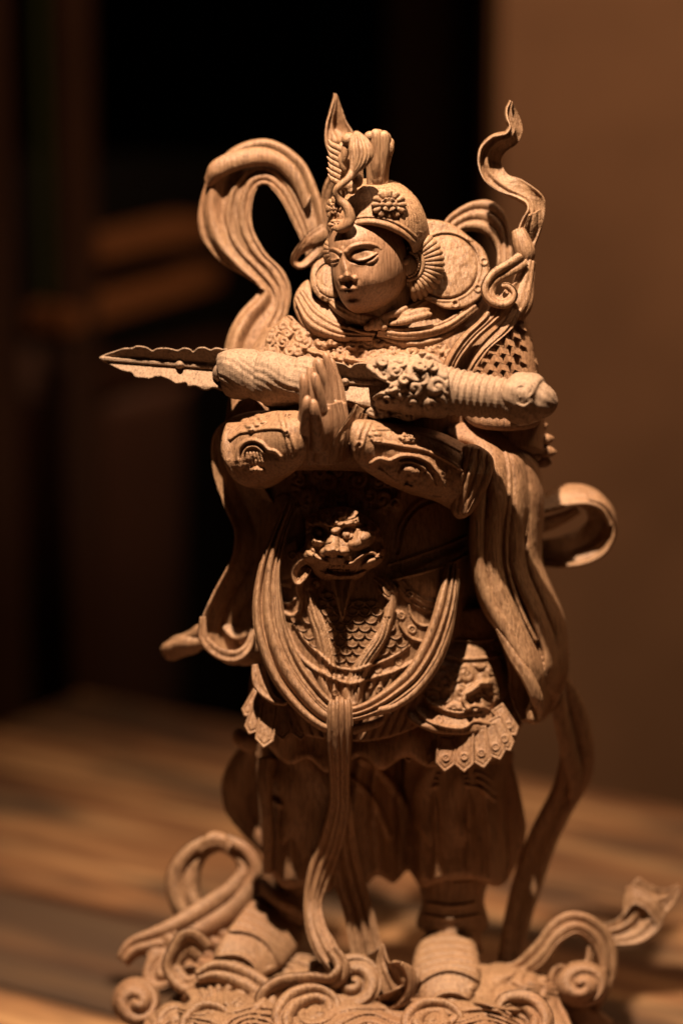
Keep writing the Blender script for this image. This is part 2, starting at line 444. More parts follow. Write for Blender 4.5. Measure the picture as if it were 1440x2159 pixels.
# plaster wall: stands behind the table, its left end is the reveal of a doorway
YW = 0.92
xw = at_y(1030, 900, YW)[0]
structure(box('wall', xw, xw+3.2, YW, YW+.16, -.745, 2.4, PLASTER, bev=.006))
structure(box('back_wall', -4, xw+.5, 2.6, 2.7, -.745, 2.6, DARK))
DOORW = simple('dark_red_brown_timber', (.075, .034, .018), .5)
door = thing('door_frame', 'dark timber door frame post beside the plaster wall', 'door frame')
x0 = at_y(815, 900, 1.25)[0]; x1 = at_y(955, 900, 1.25)[0]
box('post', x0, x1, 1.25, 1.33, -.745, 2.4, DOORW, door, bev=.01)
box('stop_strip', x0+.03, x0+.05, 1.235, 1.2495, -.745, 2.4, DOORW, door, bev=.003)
# cabinet at the left, out of focus
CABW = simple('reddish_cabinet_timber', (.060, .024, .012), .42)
cab = thing('wooden_cabinet', 'tall dark wooden cabinet with two shelves in the gloom behind the table', 'cabinet')
yc = .95
def cb(name, p0, p1, y0, y1, m=CABW):
    a = at_y(p0[0], p0[1], y0); b_ = at_y(p1[0], p1[1], y0)
    return a, b_
cx0 = at_y(-120, 900, yc)[0]; cx1 = at_y(40, 900, yc)[0]
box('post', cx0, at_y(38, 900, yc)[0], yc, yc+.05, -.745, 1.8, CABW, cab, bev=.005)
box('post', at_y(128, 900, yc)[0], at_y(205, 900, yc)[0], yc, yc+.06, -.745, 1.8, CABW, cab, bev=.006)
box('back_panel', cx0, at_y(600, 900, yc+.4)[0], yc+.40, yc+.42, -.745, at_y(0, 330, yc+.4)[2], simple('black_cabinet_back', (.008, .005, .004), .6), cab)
def shelf(pl, pr, y0, th, m):
    """level ledge seen from above: starts at picture point pl (depth y0), its front edge runs back through picture point pr"""
    a = at_y(pl[0], pl[1], y0); b_ = ground_hit(pr[0], pr[1], a[2])
    dx, dy = b_[0]-a[0], b_[1]-a[1]; ang = math.atan2(dy, dx); ln = math.hypot(dx, dy)
    o = box('shelf', 0, ln, 0, .05, -th, 0, m, cab, bev=.004, rz=ang)
    o.location = (a[0], a[1], a[2]); return o
SHW = simple('lit_shelf_orange', (.30, .115, .042), .45)  # lit look of the two upper shelves is put into this brighter orange
shelf((212, 512), (455, 458), yc+.03, .020, SHW)
shelf((150, 652), (470, 556), yc-.02, .024, SHW)
shelf((170, 800), (560, 705), yc, .02, CABW)
# leafy plant standing in the dark by the cabinet
plant = thing('potted_plant', 'dim leafy green plant behind the tall cabinet post', 'plant')
LEAF = simple('dark_leaf', (.05, .06, .014), .5); POT = simple('clay_pot', (.12, .05, .03), .7)
pb = at_y(100, 700, 1.12); rr = random.Random(4)
lv = []
for k in range(46):
    ang = rr.uniform(0, 2*pi); el = rr.uniform(-.3, 1.2); ln = rr.uniform(.05, .09); wdh = ln*.24
    c = np.array([pb[0]+rr.gauss(0, .028), 1.12+rr.gauss(0, .04), rr.uniform(.75, 1.02)])
    dv = np.array([cos(ang)*cos(el), sin(ang)*cos(el), sin(el)]); sv = np.cross(dv, [0, 0, 1.]); sv /= np.linalg.norm(sv)+1e-6
    up_ = np.cross(sv, dv)
    pts = [c, c+dv*ln*.4+sv*wdh+up_*.004, c+dv*ln, c+dv*ln*.4-sv*wdh+up_*.004, c+dv*ln*.5-up_*.004]
    me = mesh('leaf', pts, np.array([[0, 1, 4], [1, 2, 4], [2, 3, 4], [3, 0, 4]])); link('leaf', me, LEAF, plant)
def lathe(name, prof, c, mat, parent, m=28):
    V = []; n = len(prof)
    for r, z in prof:
        for j in range(m): V.append((c[0]+r*cos(2*pi*j/m), c[1]+r*sin(2*pi*j/m), z))
    I = np.arange(n*m).reshape(n, m); J = np.roll(I, -1, 1)
    F = np.stack([I[:-1], J[:-1], J[1:], I[1:]], -1).reshape(-1, 4)
    return link(name, mesh(name, V, F), mat, parent)
lathe('stem', [(.006, .2), (.005, .6), (.004, .95)], (pb[0], 1.12), LEAF, plant)
lathe('pot', [(.0, -.745), (.10, -.745), (.13, .18), (.14, .2), (.12, .2), (.1, .15), (0, .15)], (pb[0], 1.12), POT, plant)
# ================================================================== THE STATUE
st = thing('guardian_statue', 'carved wooden armoured guardian figure with praying hands standing on curling clouds', 'statue')

# ---------------- torso core, so that nothing is hollow
def elrow(cx, cy, rx, rd, dc, m=36):
    th = np.linspace(0, 2*pi, m, endpoint=False)
    return np.stack([cx+rx*np.cos(th), cy+0*th, dc+rd*np.sin(th)], 1)
def lofted(name, rows, mat, parent=st, n=60, m=36):
    r = cr_u(np.array(rows, float), n)
    V = np.vstack([elrow(*x, m=m) for x in r]); I = np.arange(n*m).reshape(n, m); J = np.roll(I, -1, 1)
    F = np.stack([I[:-1], J[:-1], J[1:], I[1:]], -1).reshape(-1, 4); k = len(V)
    V = np.vstack([V, [[r[0][0], r[0][1], r[0][4]]], [[r[-1][0], r[-1][1], r[-1][4]]]])
    j = np.arange(m); jn = (j+1) % m
    T3 = np.vstack([np.stack([I[0][jn], I[0][j], np.full(m, k)], 1), np.stack([I[-1][j], I[-1][jn], np.full(m, k+1)], 1)])
    return link(name, mesh(name, P(V), [F, T3]), mat, parent)
lofted('torso', [(810, 610, 90, 60, 20), (830, 670, 190, 95, 10), (840, 740, 255, 120, 5), (825, 850, 262, 130, 0), (800, 980, 255, 125, 5),
                 (790, 1150, 235, 130, 10), (790, 1300, 245, 130, 15), (790, 1430, 262, 130, 15), (790, 1530, 270, 120, 15)], WOOD)

# ---------------- head
HC = (760, 565)
def face_h(X, Y):
    rx = np.where(X > 742, 122., 56.); ry = np.where(Y > 560, 112., 130.)
    q = np.sqrt(((X-742)/rx)**2+((Y-560)/ry)**2)
    H = 100+104*np.sqrt(np.clip(1-np.clip(q, 0, 1)**2.7, 0, 1))
    H = dome(H, X, Y, 745, 508, 70, 34, 8, -5, soft=True)
    X = X+5+3*np.clip((740-X)/40, 0, 1); Y = Y-3
    # eye sockets
    H = dome(H, X, Y, 773, 537, 40, 25, -9, 5, soft=True)
    H = dome(H, X, Y, 708, 540, 18, 20, -10, 0, soft=True)
    H = dome(H, X, Y, 733, 545, 16, 22, -3, 0, soft=True)
    # brow ridges
    H = stroke(H, X, Y, [(738, 528), (746, 519), (762, 513), (782, 511), (800, 515), (808, 521)], 6, 7, 2.5, 2)
    H = stroke(H, X, Y, [(722, 530), (714, 524), (705, 522), (698, 528)], 5, 6, 2, 2)
    # eyeballs under lids
    H = dome(H, X, Y, 774, 539, 29, 14.5, 11, 3)
    H = dome(H, X, Y, 708, 543, 14, 14, 10, 0)
    # lid slit and lids
    H = stroke(H, X, Y, [(747, 547), (760, 550.5), (775, 548.5), (789, 542.5), (799, 535)], 5.5, -15, 2.2, -8, soft=True)
    H = stroke(H, X, Y, [(747, 545), (759, 546.5), (775, 543.5), (789, 537), (799, 531)], 2.2, 2.6)
    H = stroke(H, X, Y, [(753, 554), (766, 557), (780, 554), (792, 547)], 3.5, 1.5, soft=True)
    H = stroke(H, X, Y, [(699, 546), (706, 550), (714, 549), (719, 546)], 2.6, -5)
    H = stroke(H, X, Y, [(699, 542), (707, 545), (715, 545), (720, 542)], 2.2, 3)
    # cheeks
    H = dome(H, X, Y, 785, 592, 48, 42, 7, 0, soft=True)
    H = dome(H, X, Y, 716, 590, 18, 34, 5, 0, soft=True)
    # nose
    H = stroke(H, X, Y, [(727, 522), (730, 545), (735, 565), (738, 579)], 9, 4, 14, 17, soft=True)
    H = dome(H, X, Y, 738, 578, 11, 9, 7, 0, soft=True)
    H = dome(H, X, Y, 738, 578, 8, 7, 5)
    H = dome(H, X, Y, 751, 584, 8, 6.5, 9)
    H = dome(H, X, Y, 727, 584, 6, 6, 7)
    H = dome(H, X, Y, 744, 589, 4, 2.5, -3)
    # mouth
    H = dome(H, X, Y, 741, 612, 26, 17, 11, 3, soft=True)
    H = dome(H, X, Y, 741, 602, 32, 20, 8, 0, soft=True)
    H = stroke(H, X, Y, [(737, 592), (738, 601)], 3, -2, soft=True)
    H = dome(H, X, Y, 732, 605, 12, 4.5, 5, -10, soft=True); H = dome(H, X, Y, 747, 605, 14, 4.5, 5, 8, soft=True)
    H = stroke(H, X, Y, [(725, 609), (732, 608.5), (739, 610), (748, 609), (758, 607.5)], 2.6, -5.5, 1.6, -2, soft=True)
    H = dome(H, X, Y, 740, 616, 16, 6.5, 7, 0, soft=True)
    H = dome(H, X, Y, 750, 638, 25, 13, 12, -6, soft=True)
    return H
face = relief('face', st, FACEW, [(697, 470), (745, 455), (820, 460), (868, 500), (876, 545), (874, 590), (856, 630), (828, 655), (790, 664), (760, 663), (738, 655), (722, 637), (710, 612), (702, 585), (698, 558), (694, 535), (692, 500)],
       face_h, back=30, step=1.6, edge=16, carve=.35)
tube('neck_scarf', st, WOOD, [(700, 636, 84, 8), (725, 655, 112, 12), (765, 671, 130, 14), (815, 672, 126, 14), (862, 654, 104, 12), (895, 632, 76, 8)], m=40, n=60, disp=lambda th, t, c: 2.5*np.abs(np.sin(th*4+t*3)))
strip('collar_fold', st, WOOD, [(640, 610, 60), (672, 652, 96), (725, 684, 128), (790, 700, 142)], [(622, 640, 72), (650, 690, 118), (710, 716, 142), (785, 716, 152)], ridges((.2, .14, 6), (.55, .12, 5), (.85, .12, 6)), th=10, n=80, m=30, bow=5)
strip('collar_fold', st, WOOD, [(800, 688, 138), (860, 690, 128), (930, 676, 104), (990, 640, 76)], [(795, 706, 152), (862, 714, 146), (940, 698, 118), (1010, 650, 88)], ridges((.25, .14, 5), (.7, .14, 6)), th=10, n=80, m=30, bow=5)
tube('neck_cord', st, WOOD, [(735, 690, 142, 3), (760, 700, 150, 3), (790, 704, 152, 3)])
tube('neck', st, WOOD, [(800, 600, 60, 70), (795, 690, 70, 78)], m=24)
# helmet
def helmet_h(X, Y):
    q = np.hypot((X-800)/112, (Y-480)/104)
    H = 74+118*rnd(np.clip(q, 0, 1))
    H = H-4*np.clip((X-880)/20, 0, 1)
    H = stroke(H, X, Y, [(740, 474), (775, 468), (812, 474), (845, 490), (870, 512)], 8, 7)
    H = stroke(H, X, Y, [(740, 461), (775, 456), (815, 462), (850, 478), (878, 500)], 2.6, 4)
    H = stroke(H, X, Y, [(740, 484), (775, 477), (810, 483), (840, 498)], 2.2, -4)
    H = stroke(H, X, Y, [(745, 400), (735, 440), (742, 470)], 4, 4)
    H = H+1.2*orn(X, Y, 17, 2.0, 3)*np.clip((X-850)/30, 0, 1)
    return H
hel = relief('helmet', st, WOOD, [(690, 486), (691, 440), (703, 410), (725, 390), (760, 378), (800, 377), (845, 388), (880, 420), (900, 465), (908, 520), (902, 560), (875, 545), (862, 512), (835, 492), (800, 479), (765, 476), (735, 482), (710, 492)],
       helmet_h, back=0, step=2, edge=9, carve=.7)
# flower on the helmet
def flower(name, parent, cx, cy, d, r, petals, mat=WOOD, ph=0, sq=1.0, tiltx=0):
    def h(X, Y):
        dx, dy = X-cx, (Y-cy)/sq; q = np.hypot(dx, dy)/r; th = np.arctan2(dy, dx)+ph
        pe = np.abs(np.cos(th*petals/2))**.45
        H = d+tiltx*dx
        H = H+7*pe*np.clip((q-.38)*5, 0, 1)*(1-.35*q)
        H = H+np.where(q < .46, 5+5*np.abs(np.cos(th*3))**.4*np.clip((q-.12)*6, 0, 1), 0)
        H = H+7*rnd(np.clip(q/.2, 0, 1))
        return H
    pts = []
    for k in range(petals*6):
        a = 2*pi*k/(petals*6); rr_ = r*(.86+.14*abs(cos((a+ph)*petals/2))**.5)
        pts.append((cx+rr_*cos(a), cy+rr_*sin(a)*sq))
    return relief(name, parent, mat, pts, h, back=d-16, step=1.5, edge=4, smoothpoly=False, carve=.8)
flower('flower_ornament', hel, 820, 431, 188, 38, 12, sq=.80, tiltx=-.25)
flower('flower_ornament', hel, 703, 440, 128, 17, 8, sq=1.5, tiltx=1.2)
flower('flower_ornament', hel, 709, 474, 150, 18, 6, sq=.7, tiltx=.6)
multi('crown_knot', hel, WOOD, [ball(735, 392, 168, 17, 13, 14), ball(752, 380, 165, 14, 16, 12), ball(742, 402, 172, 12, 8, 10), ball(716, 405, 150, 14, 20, 12)], remesh=2.2)
# forelock that curls down over the helmet and ends in a brush
tube('curled_stem', hel, WOOD, [(744, 362, 205, 9), (733, 378, 214, 8), (717, 392, 214, 8), (709, 404, 210, 8), (716, 420, 206, 9), (731, 437, 208, 10), (738, 457, 208, 11), (733, 474, 206, 12), (719, 482, 196, 10), (705, 480, 184, 6)], m=16, n=70)
ts = [tube_arrays([(752, 283, 178, 3), (757, 292, 184, 8), (760, 308, 188, 14), (761, 326, 190, 15), (757, 346, 196, 10), (747, 362, 206, 9), (740, 372, 208, 7)], m=24, n=40)]
for k in range(9):
    a = -1.5+3.0*k/8; sa, ca = sin(a), cos(a)
    ts.append(tube_arrays([(751+2*sa, 277, 182, 1.5), (756+14*sa, 290, 184+13*ca, 2.6), (760+21*sa, 309, 188+22*ca, 4), (762+22*sa, 328, 190+24*ca, 4), (757+16*sa, 347, 197+18*ca, 3.2), (747+9*sa, 362, 205+9*ca, 2.2), (739+5*sa, 374, 208+5*ca, 1.2)], m=8, n=36))
multi('tassel', hel, WOOD, ts)
def lobes(th, t, c): return 4.5*np.abs(np.sin(th*2.5))**.6*(1-.5*t)+.8*np.sin(th*21+t*4)
multi('topknot', hel, WOOD, [tube_arrays([(x0, y0, d0, 6), (x0, y0+9, d0+2, r0), (x0-.15*(x0-798), 318, d0, r0+1), (x0-.42*(x0-796), 350, d0-2, r0), (x0-.5*(x0-795), 390, 118, r0)], m=18, n=40)
    for x0, y0, d0, r0 in ((776, 283, 124, 13), (792, 274, 136, 13), (809, 277, 132, 13), (821, 292, 120, 11), (784, 280, 100, 15), (808, 280, 100, 15))]+[ball(797, 334, 122, 28, 34, 16), ball(796, 372, 120, 21, 24, 18)], remesh=1.2)
multi('hair_lobe', hel, WOOD, [ball(736, 294, 150, 17, 15, 16), ball(728, 318, 145, 9, 30, 12, rot=8), ball(722, 345, 140, 8, 22, 10, rot=-14), ball(780, 288, 136, 13, 12, 14), ball(797, 281, 132, 12, 9, 14), ball(813, 292, 128, 12, 14, 14), ball(822, 312, 124, 9, 18, 12), ball(740, 306, 156, 5, 14, 5, rot=20)], remesh=1.5)
# spread bird-wing feathers left of the brush
fe = []
for k in range(7):
    y = 300+k*12; fe.append(tube_arrays([(727, y+20, 110, 9), (712, y+12, 112, 8), (700, y+5, 114, 6), (692-(k % 2)*3, y-6, 112, 1.2)], m=10, n=16))
fe.append(ball(728, 350, 104, 16, 52, 14, rot=-8))
multi('feather_crest', hel, WOOD, fe)
# ear guards: fans of flutes
def fan(name, cx, cy, d0, r0, r1, a0, a1, n, sx=1., dd=-14):
    parts = []
    for k in range(n):
        a = radians(a0+(a1-a0)*k/(n-1)); c, s = cos(a)*sx, sin(a)
        parts.append(tube_arrays([(cx+r0*c, cy+r0*s, d0+8, 3.2), (cx+(r0+r1)/2*c, cy+(r0+r1)/2*s, d0+8, 5.6), (cx+r1*.93*c, cy+r1*.93*s, d0+dd*.4, 7.4), (cx+r1*c, cy+r1*s+2, d0+dd, 5)], m=12, n=16))
        parts.append(tube_arrays([(cx+r0*c+1, cy+r0*s, d0+10, 1.6), (cx+r1*.9*c, cy+r1*.9*s, d0+4+dd*.3, 1.8), (cx+r1*1.0*c, cy+r1*1.0*s, d0+dd*.7, 1.2)], m=6, n=12))
    V = []
    parts.append(tube_arrays([(cx+(r0-2)*cos(radians(a))*sx, cy+(r0-2)*sin(radians(a)), d0+10, 4.5) for a in np.linspace(a0-12, a1+12, 14)], m=10, n=60))
    parts.append(tube_arrays([(cx+(r0+4)*cos(radians(a))*sx, cy+(r0+4)*sin(radians(a)), d0-8, 9) for a in np.linspace(a0-12, a1+12, 14)], m=10, n=60))
    parts.append(tube_arrays([(cx+(r0+r1)*.5*cos(radians(a))*sx, cy+(r0+r1)*.5*sin(radians(a)), d0-16, 15) for a in np.linspace(a0, a1, 14)], m=10, n=60))
    return multi(name, st, WOOD, parts)
ef = fan('ear_guard', 858, 556, 120, 36, 76, -78, 78, 17)
for a in np.linspace(-70, 75, 13):
    multi('bead', ef, WOOD, [ball(856+26*cos(radians(a)), 556+27*sin(radians(a)), 135, 4, 4, 4, 8, 10)])
multi('ear_stud', ef, WOOD, [ball(853, 551, 146, 11, 9, 9), ball(860, 560, 134, 20, 22, 8)])
fan('ear_guard', 712, 530, 70, 12, 34, 110, 245, 9, sx=.75)

# ---------------- armour collar
def disc_h(cx, cy, rx, ry, d0, slope=(0, 0)):
    def h(X, Y):
        q = np.hypot((X-cx)/rx, (Y-cy)/ry)
        H = d0+slope[0]*(X-cx)+slope[1]*(Y-cy)-6*np.clip((q-.74)*6, 0, 1)*0
        H = H+10*rnd(np.clip(q/.72, 0, 1))*.8
        H = H-5*rnd(np.clip(np.abs(q-.74)/.025, 0, 1))+3*rnd(np.clip(np.abs(q-.79)/.03, 0, 1))
        for a in range(-50, 160, 42):
            H = ring(H, X, Y, cx+rx*.88*cos(radians(a)), cy+ry*.88*sin(radians(a)), 7, 2.4, 4.5)
        H = H+1.5*orn(X, Y, 40, 1.6, 9, turns=.8)*(q < .7)
        return H
    return h
relief('shoulder_disc', st, WOOD, [(880, 470), (905, 463), (940, 468), (965, 480), (990, 500), (1018, 524), (1031, 560), (1028, 600), (1010, 630), (980, 648), (945, 652), (915, 640), (885, 610)],
       disc_h(940, 562, 92, 92, 70, (-.25, .45)), back=-20, step=2, edge=7)
relief('shoulder_disc', st, WOOD, [(660, 560), (690, 540), (730, 540), (735, 636), (700, 640), (672, 628), (655, 600)],
       disc_h(704, 590, 52, 52, 78, (.1, .4)), back=0, step=2, edge=6)
def collar_h(X, Y):
    H = 70+.75*(Y-640)-.0010*(X-800)**2
    H = stroke(H, X, Y, [(770, 690), (800, 708), (860, 722), (925, 712), (980, 680), (1020, 630)], 7, 9)
    H = H+7*vnoise(X, Y, 60, 14, 2)+5*vnoise(X+Y, Y-X, 60, 24, 6)
    return H
relief('collar', st, WOOD, [(775, 655), (850, 640), (900, 645), (960, 655), (1010, 625), (1035, 590), (1045, 610), (1025, 665), (985, 705), (930, 730), (870, 736), (820, 728), (785, 708)],
       collar_h, back=10, step=2.2, edge=10)
def collar2_h(X, Y):
    H = 78+.75*(Y-640)-.0014*(X-720)**2
    H = stroke(H, X, Y, [(632, 640), (650, 680), (690, 705), (735, 710), (778, 698)], 7, 9)
    return H+4*vnoise(X, Y, 50, 14, 4)
relief('collar', st, WOOD, [(650, 590), (665, 628), (700, 640), (735, 640), (770, 668), (790, 690), (765, 712), (720, 722), (675, 712), (640, 690), (620, 650), (625, 615)],
       collar2_h, back=10, step=2.2, edge=10)
bow = [tube_arrays([(838, 672, 138, 5), (862, 664, 140, 9), (888, 657, 132, 9), (906, 652, 124, 3)], m=14), tube_arrays([(820, 684, 146, 4), (850, 678, 146, 8), (885, 668, 140, 9), (910, 662, 130, 4)], m=14),
       tube_arrays([(800, 668, 140, 4), (830, 662, 142, 8), (858, 648, 134, 5)], m=14), ball(792, 684, 150, 15, 14, 10), ball(776, 690, 150, 10, 9, 10), ball(808, 690, 150, 9, 8, 10)]
multi('neck_bow', st, WOOD, bow, remesh=2)
def chest_h(X, Y):
    H = 120+.50*(Y-700)-.0011*(X-780)**2
    H = H+orn(X, Y, 26, 13, 21)
    for cx, cy in ((848, 748), (872, 742), (895, 748), (742, 728), (700, 722)):
        H = dome(H, X, Y, cx, cy, 13, 11, 12)
        H = ring(H, X, Y, cx, cy, 6, 3, 4)
    H = stroke(H, X, Y, [(640, 735), (700, 752), (800, 765), (930, 765)], 5, 8)
    return H
relief('chest_trim', st, WOOD, [(575, 690), (610, 665), (640, 690), (700, 715), (770, 705), (800, 715), (860, 730), (930, 725), (965, 720), (960, 800), (900, 860), (760, 860), (620, 850), (560, 800), (560, 720)], chest_h, back=20, step=2, edge=5)

# ---------------- shoulder armour of upturned plates
def pauldron_h(X, Y): return 95-np.clip((X-1040)/95, -1, 1)**2*45+.35*(Y-700)
pau = relief('shoulder_armour', st, WOOD, [(1085, 655), (1105, 665), (1118, 700), (1128, 760), (1135, 830), (1130, 900), (1000, 900), (960, 830), (975, 780), (1030, 720)], pauldron_h, back=-40, step=3, edge=22)
def plate_mesh():
    V = []; F = []
    # Y-shaped plate: two slabs meeting at a ridge, thick lower lip
    pr = np.array([[-13, -3, 0], [0, -13, 6], [13, -3, 0], [13, 9, 2], [0, 0, 11], [-13, 9, 2]])
    bk = pr.copy(); bk[:, 2] -= 12
    V = np.vstack([pr, bk]); return V
PLV = plate_mesh(); PLF4 = np.array([[0, 1, 4, 5], [1, 2, 3, 4], [5, 4, 10, 11], [4, 3, 9, 10], [0, 5, 11, 6], [3, 2, 8, 9], [1, 0, 6, 7], [2, 1, 7, 8]])
k = 0
ppoly = [(1085, 664), (1114, 680), (1128, 740), (1136, 800), (975, 812), (985, 776), (1036, 722)]
for r in range(9):
    for c in range(7):
        x = 975+c*27+(r % 2)*13.5; y = 674+r*17.5
        xx = 1128-(1128-x)*.97
        if sd(np.array([[xx]]), np.array([[y]]), ppoly)[0, 0] > -2: continue
        d = float(pauldron_h(np.array(x), np.array(y)))+4-1.2*max(0, x-1090)
        sx = 1-max(0, (x-1050))/150
        V = PLV*np.array([sx*1.12, 1.12, 1.25])+np.array([xx, y, d])
        ang = radians(18); cc, ss = cos(ang), sin(ang); V0 = V-np.array([xx, y, d]); V = np.stack([V0[:, 0]*cc+V0[:, 1]*ss, -V0[:, 0]*ss+V0[:, 1]*cc, V0[:, 2]], 1)+np.array([xx, y, d])
        link('armour_plate', mesh('armour_plate', P(V), PLF4, smooth=False), WOOD, pau)
for i, (x, y, dx, dy, d) in enumerate(((1128, 905, 26, -10, 20), (1138, 928, 30, -4, 24), (1145, 952, 28, 2, 24), (1140, 972, 22, 6, 20), (1112, 890, 24, -12, 30), (1120, 958, 20, 8, 45), (1108, 925, 22, 0, 50))):
    tube('cuff_petal', st, WOOD, [(x-14, y+4, d, 12), (x, y, d+4, 15), (x+dx*.6, y+dy*.6, d+4, 11), (x+dx, y+dy, d, 2)], m=14)
tube('upper_arm', st, WOOD, [(1050, 780, 20, 85), (1075, 870, 20, 72), (1080, 960, 40, 66)], m=30)
tube('upper_arm', st, WOOD, [(610, 720, -20, 60), (560, 820, 10, 70), (530, 920, 60, 60)], m=30)

# ---------------- shoulder scarf bands, right
strip('shoulder_scarf', st, WOOD, [(1100, 590, 70), (1075, 655, 100), (1010, 715, 122), (965, 775, 132), (960, 840, 120)],
      [(1030, 640, 96), (1010, 672, 116), (965, 715, 132), (935, 770, 140), (925, 840, 126)], ridges((.25, .1, 7), (.8, .12, 8), (.5, .06, 3)), bow=8, th=12)
strip('shoulder_scarf', st, WOOD, [(1110, 610, 52), (1092, 668, 84), (1040, 725, 110), (1000, 790, 118), (990, 850, 100)],
      [(1082, 650, 92), (1058, 690, 112), (1010, 738, 124), (978, 792, 126), (965, 850, 110)], ridges((.3, .2, 8), (.8, .12, 5)), bow=6, th=12)
rib('scarf_curl', st, WOOD, [(1104, 548, 70, 40, 20), (1076, 566, 92, 40, 25), (1046, 584, 108, 38, 32), (1030, 608, 118, 34, 42), (1040, 630, 122, 32, 50), (1064, 636, 120, 28, 50), (1078, 622, 116, 24, 50), (1070, 608, 112, 18, 50), (1056, 606, 110, 10, 50)], n=110, m=20, th=12, prof=ridges((.25, .2, 4), (.75, .2, 4)))
tube('scarf_knot', st, WOOD, [(1112, 550, 40, 14), (1104, 595, 50, 20), (1096, 640, 66, 24), (1086, 672, 76, 14)], m=50, n=40, disp=lambda th, t, c: 3*np.abs(np.sin(th*5+t*3))**.6)
def flut(th, t, c): return 3*np.abs(np.sin(th*6))**.6
tube('scarf_knot', st, WOOD, [(1092, 486, 30, 12), (1100, 510, 38, 17), (1108, 535, 40, 18), (1106, 556, 40, 10)], m=40, n=30, disp=flut)
strip('flame_scarf', st, WOOD,
      [(1079, 214, 0), (1068, 229, 2), (1068, 249, 6), (1074, 266, 6), (1064, 281, 8), (1037, 287, 10), (1014, 308, 10), (1007, 335, 8), (1012, 363, 4), (1025, 385, 2), (1050, 402, 6), (1084, 413, 14), (1106, 424, 20), (1112, 440, 22), (1100, 462, 20), (1090, 490, 22), (1088, 520, 30)],
      [(1082, 215, -6), (1090, 235, -14), (1099, 258, -16), (1101, 280, -16), (1090, 303, -20), (1068, 319, -26), (1057, 337, -30), (1060, 354, -28), (1074, 371, -20), (1100, 379, -6), (1128, 397, 2), (1146, 416, 0), (1149, 438, -4), (1145, 465, 0), (1135, 495, 6), (1122, 530, 16), (1112, 560, 26)],
      ridges((.42, .09, 9, .30), (.03, .06, 5), (.97, .05, 4)), n=220, m=34, th=9, bow=-7)
strip('flame_scarf_wing', st, WOOD, [(1143, 440, 4), (1146, 470, 4), (1138, 500, 0), (1125, 530, 0)], [(1118, 455, 30), (1108, 480, 34), (1106, 500, 30), (1112, 530, 24)], ridges((.5, .2, 5)), th=7, bow=-6)
# arch of scarf behind the right shoulder
strip('scarf_arch', st, WOOD, [(925, 480, -60), (950, 450, -70), (990, 426, -78), (1030, 421, -80), (1060, 441, -80), (1075, 480, -76), (1082, 520, -60), (1085, 570, -40)],
      [(955, 505, -50), (965, 495, -56), (985, 487, -60), (1012, 490, -62), (1035, 505, -62), (1046, 530, -58), (1046, 560, -44), (1040, 600, -30)], ropes(3, 9, .6, .04), th=12, n=110, m=40)

# ---------------- big scarf loop behind the left shoulder
strip('scarf_loop', st, WOOD,
      [(700, 560, -90), (690, 480, -110), (672, 405, -125), (635, 335, -140), (565, 294, -150), (490, 311, -150), (441, 366, -145), (418, 438, -140), (424, 500, -130), (460, 550, -120), (515, 585, -110), (546, 608, -100), (503, 660, -80), (478, 715, -62), (470, 790, -50)],
      [(650, 560, -80), (640, 520, -90), (618, 470, -100), (592, 420, -105), (566, 392, -108), (543, 396, -110), (531, 430, -110), (533, 480, -105), (560, 532, -98), (598, 572, -90), (613, 615, -82), (604, 665, -70), (590, 705, -58), (578, 740, -52), (570, 800, -46)],
      lambda U, T: 18*np.sin(pi*np.clip((U-.04+.10*np.sin(T*7))/.36, 0, 1))**1.2+8*rnd(np.clip(np.abs(U-.62-.06*np.sin(T*9))/.06, 0, 1))+7*rnd(np.clip(np.abs(U-.82)/.07, 0, 1))+5*rnd(np.clip(np.abs(U-.97)/.05, 0, 1)), n=220, m=60, th=12)
strip('scarf_fold', st, WOOD, [(441, 366, -130), (446, 340, -120), (490, 318, -120), (560, 310, -120), (620, 345, -118), (655, 410, -108)],
      [(440, 395, -118), (470, 372, -104), (520, 352, -98), (575, 350, -98), (615, 385, -98), (640, 440, -96)], ridges((.5, .45, 8)), n=80, m=20, th=9, bow=6)
rib('scarf_curl', st, WOOD, [(690, 490, -60, 44, 10), (665, 505, -50, 44, 20), (645, 520, -44, 36, 50), (628, 538, -40, 34, 70), (624, 552, -40, 30, 70), (636, 556, -44, 26, 60), (655, 540, -50, 24, 40), (672, 524, -56, 20, 20)], n=90, m=16, th=8, prof=ridges((.5, .3, 4)))
strip('scarf_tail', st, WOOD, [(709, 198, -70), (697, 232, -66), (687, 264, -62), (686, 300, -60), (696, 330, -60), (712, 380, -60)],
      [(712, 198, -74), (721, 228, -78), (730, 254, -76), (746, 280, -72), (760, 312, -64), (766, 380, -60)], lambda U, T: ridges((.5, .12, 9, .2), (.05, .07, 6), (.95, .06, 6))(U, T)-14*np.exp(-((U-.55)/.22)**2-((T-.42)/.16)**2)+10*np.exp(-((U-.4)/.2)**2-((T-.62)/.08)**2), n=110, m=34, th=9, bow=-10)
strip('scarf_tail', st, WOOD, [(706, 350, -74), (684, 385, -90), (676, 430, -100), (688, 500, -100)], [(722, 372, -70), (704, 400, -80), (698, 440, -90), (710, 500, -90)], ridges((.3, .2, 6)), th=9, bow=8)
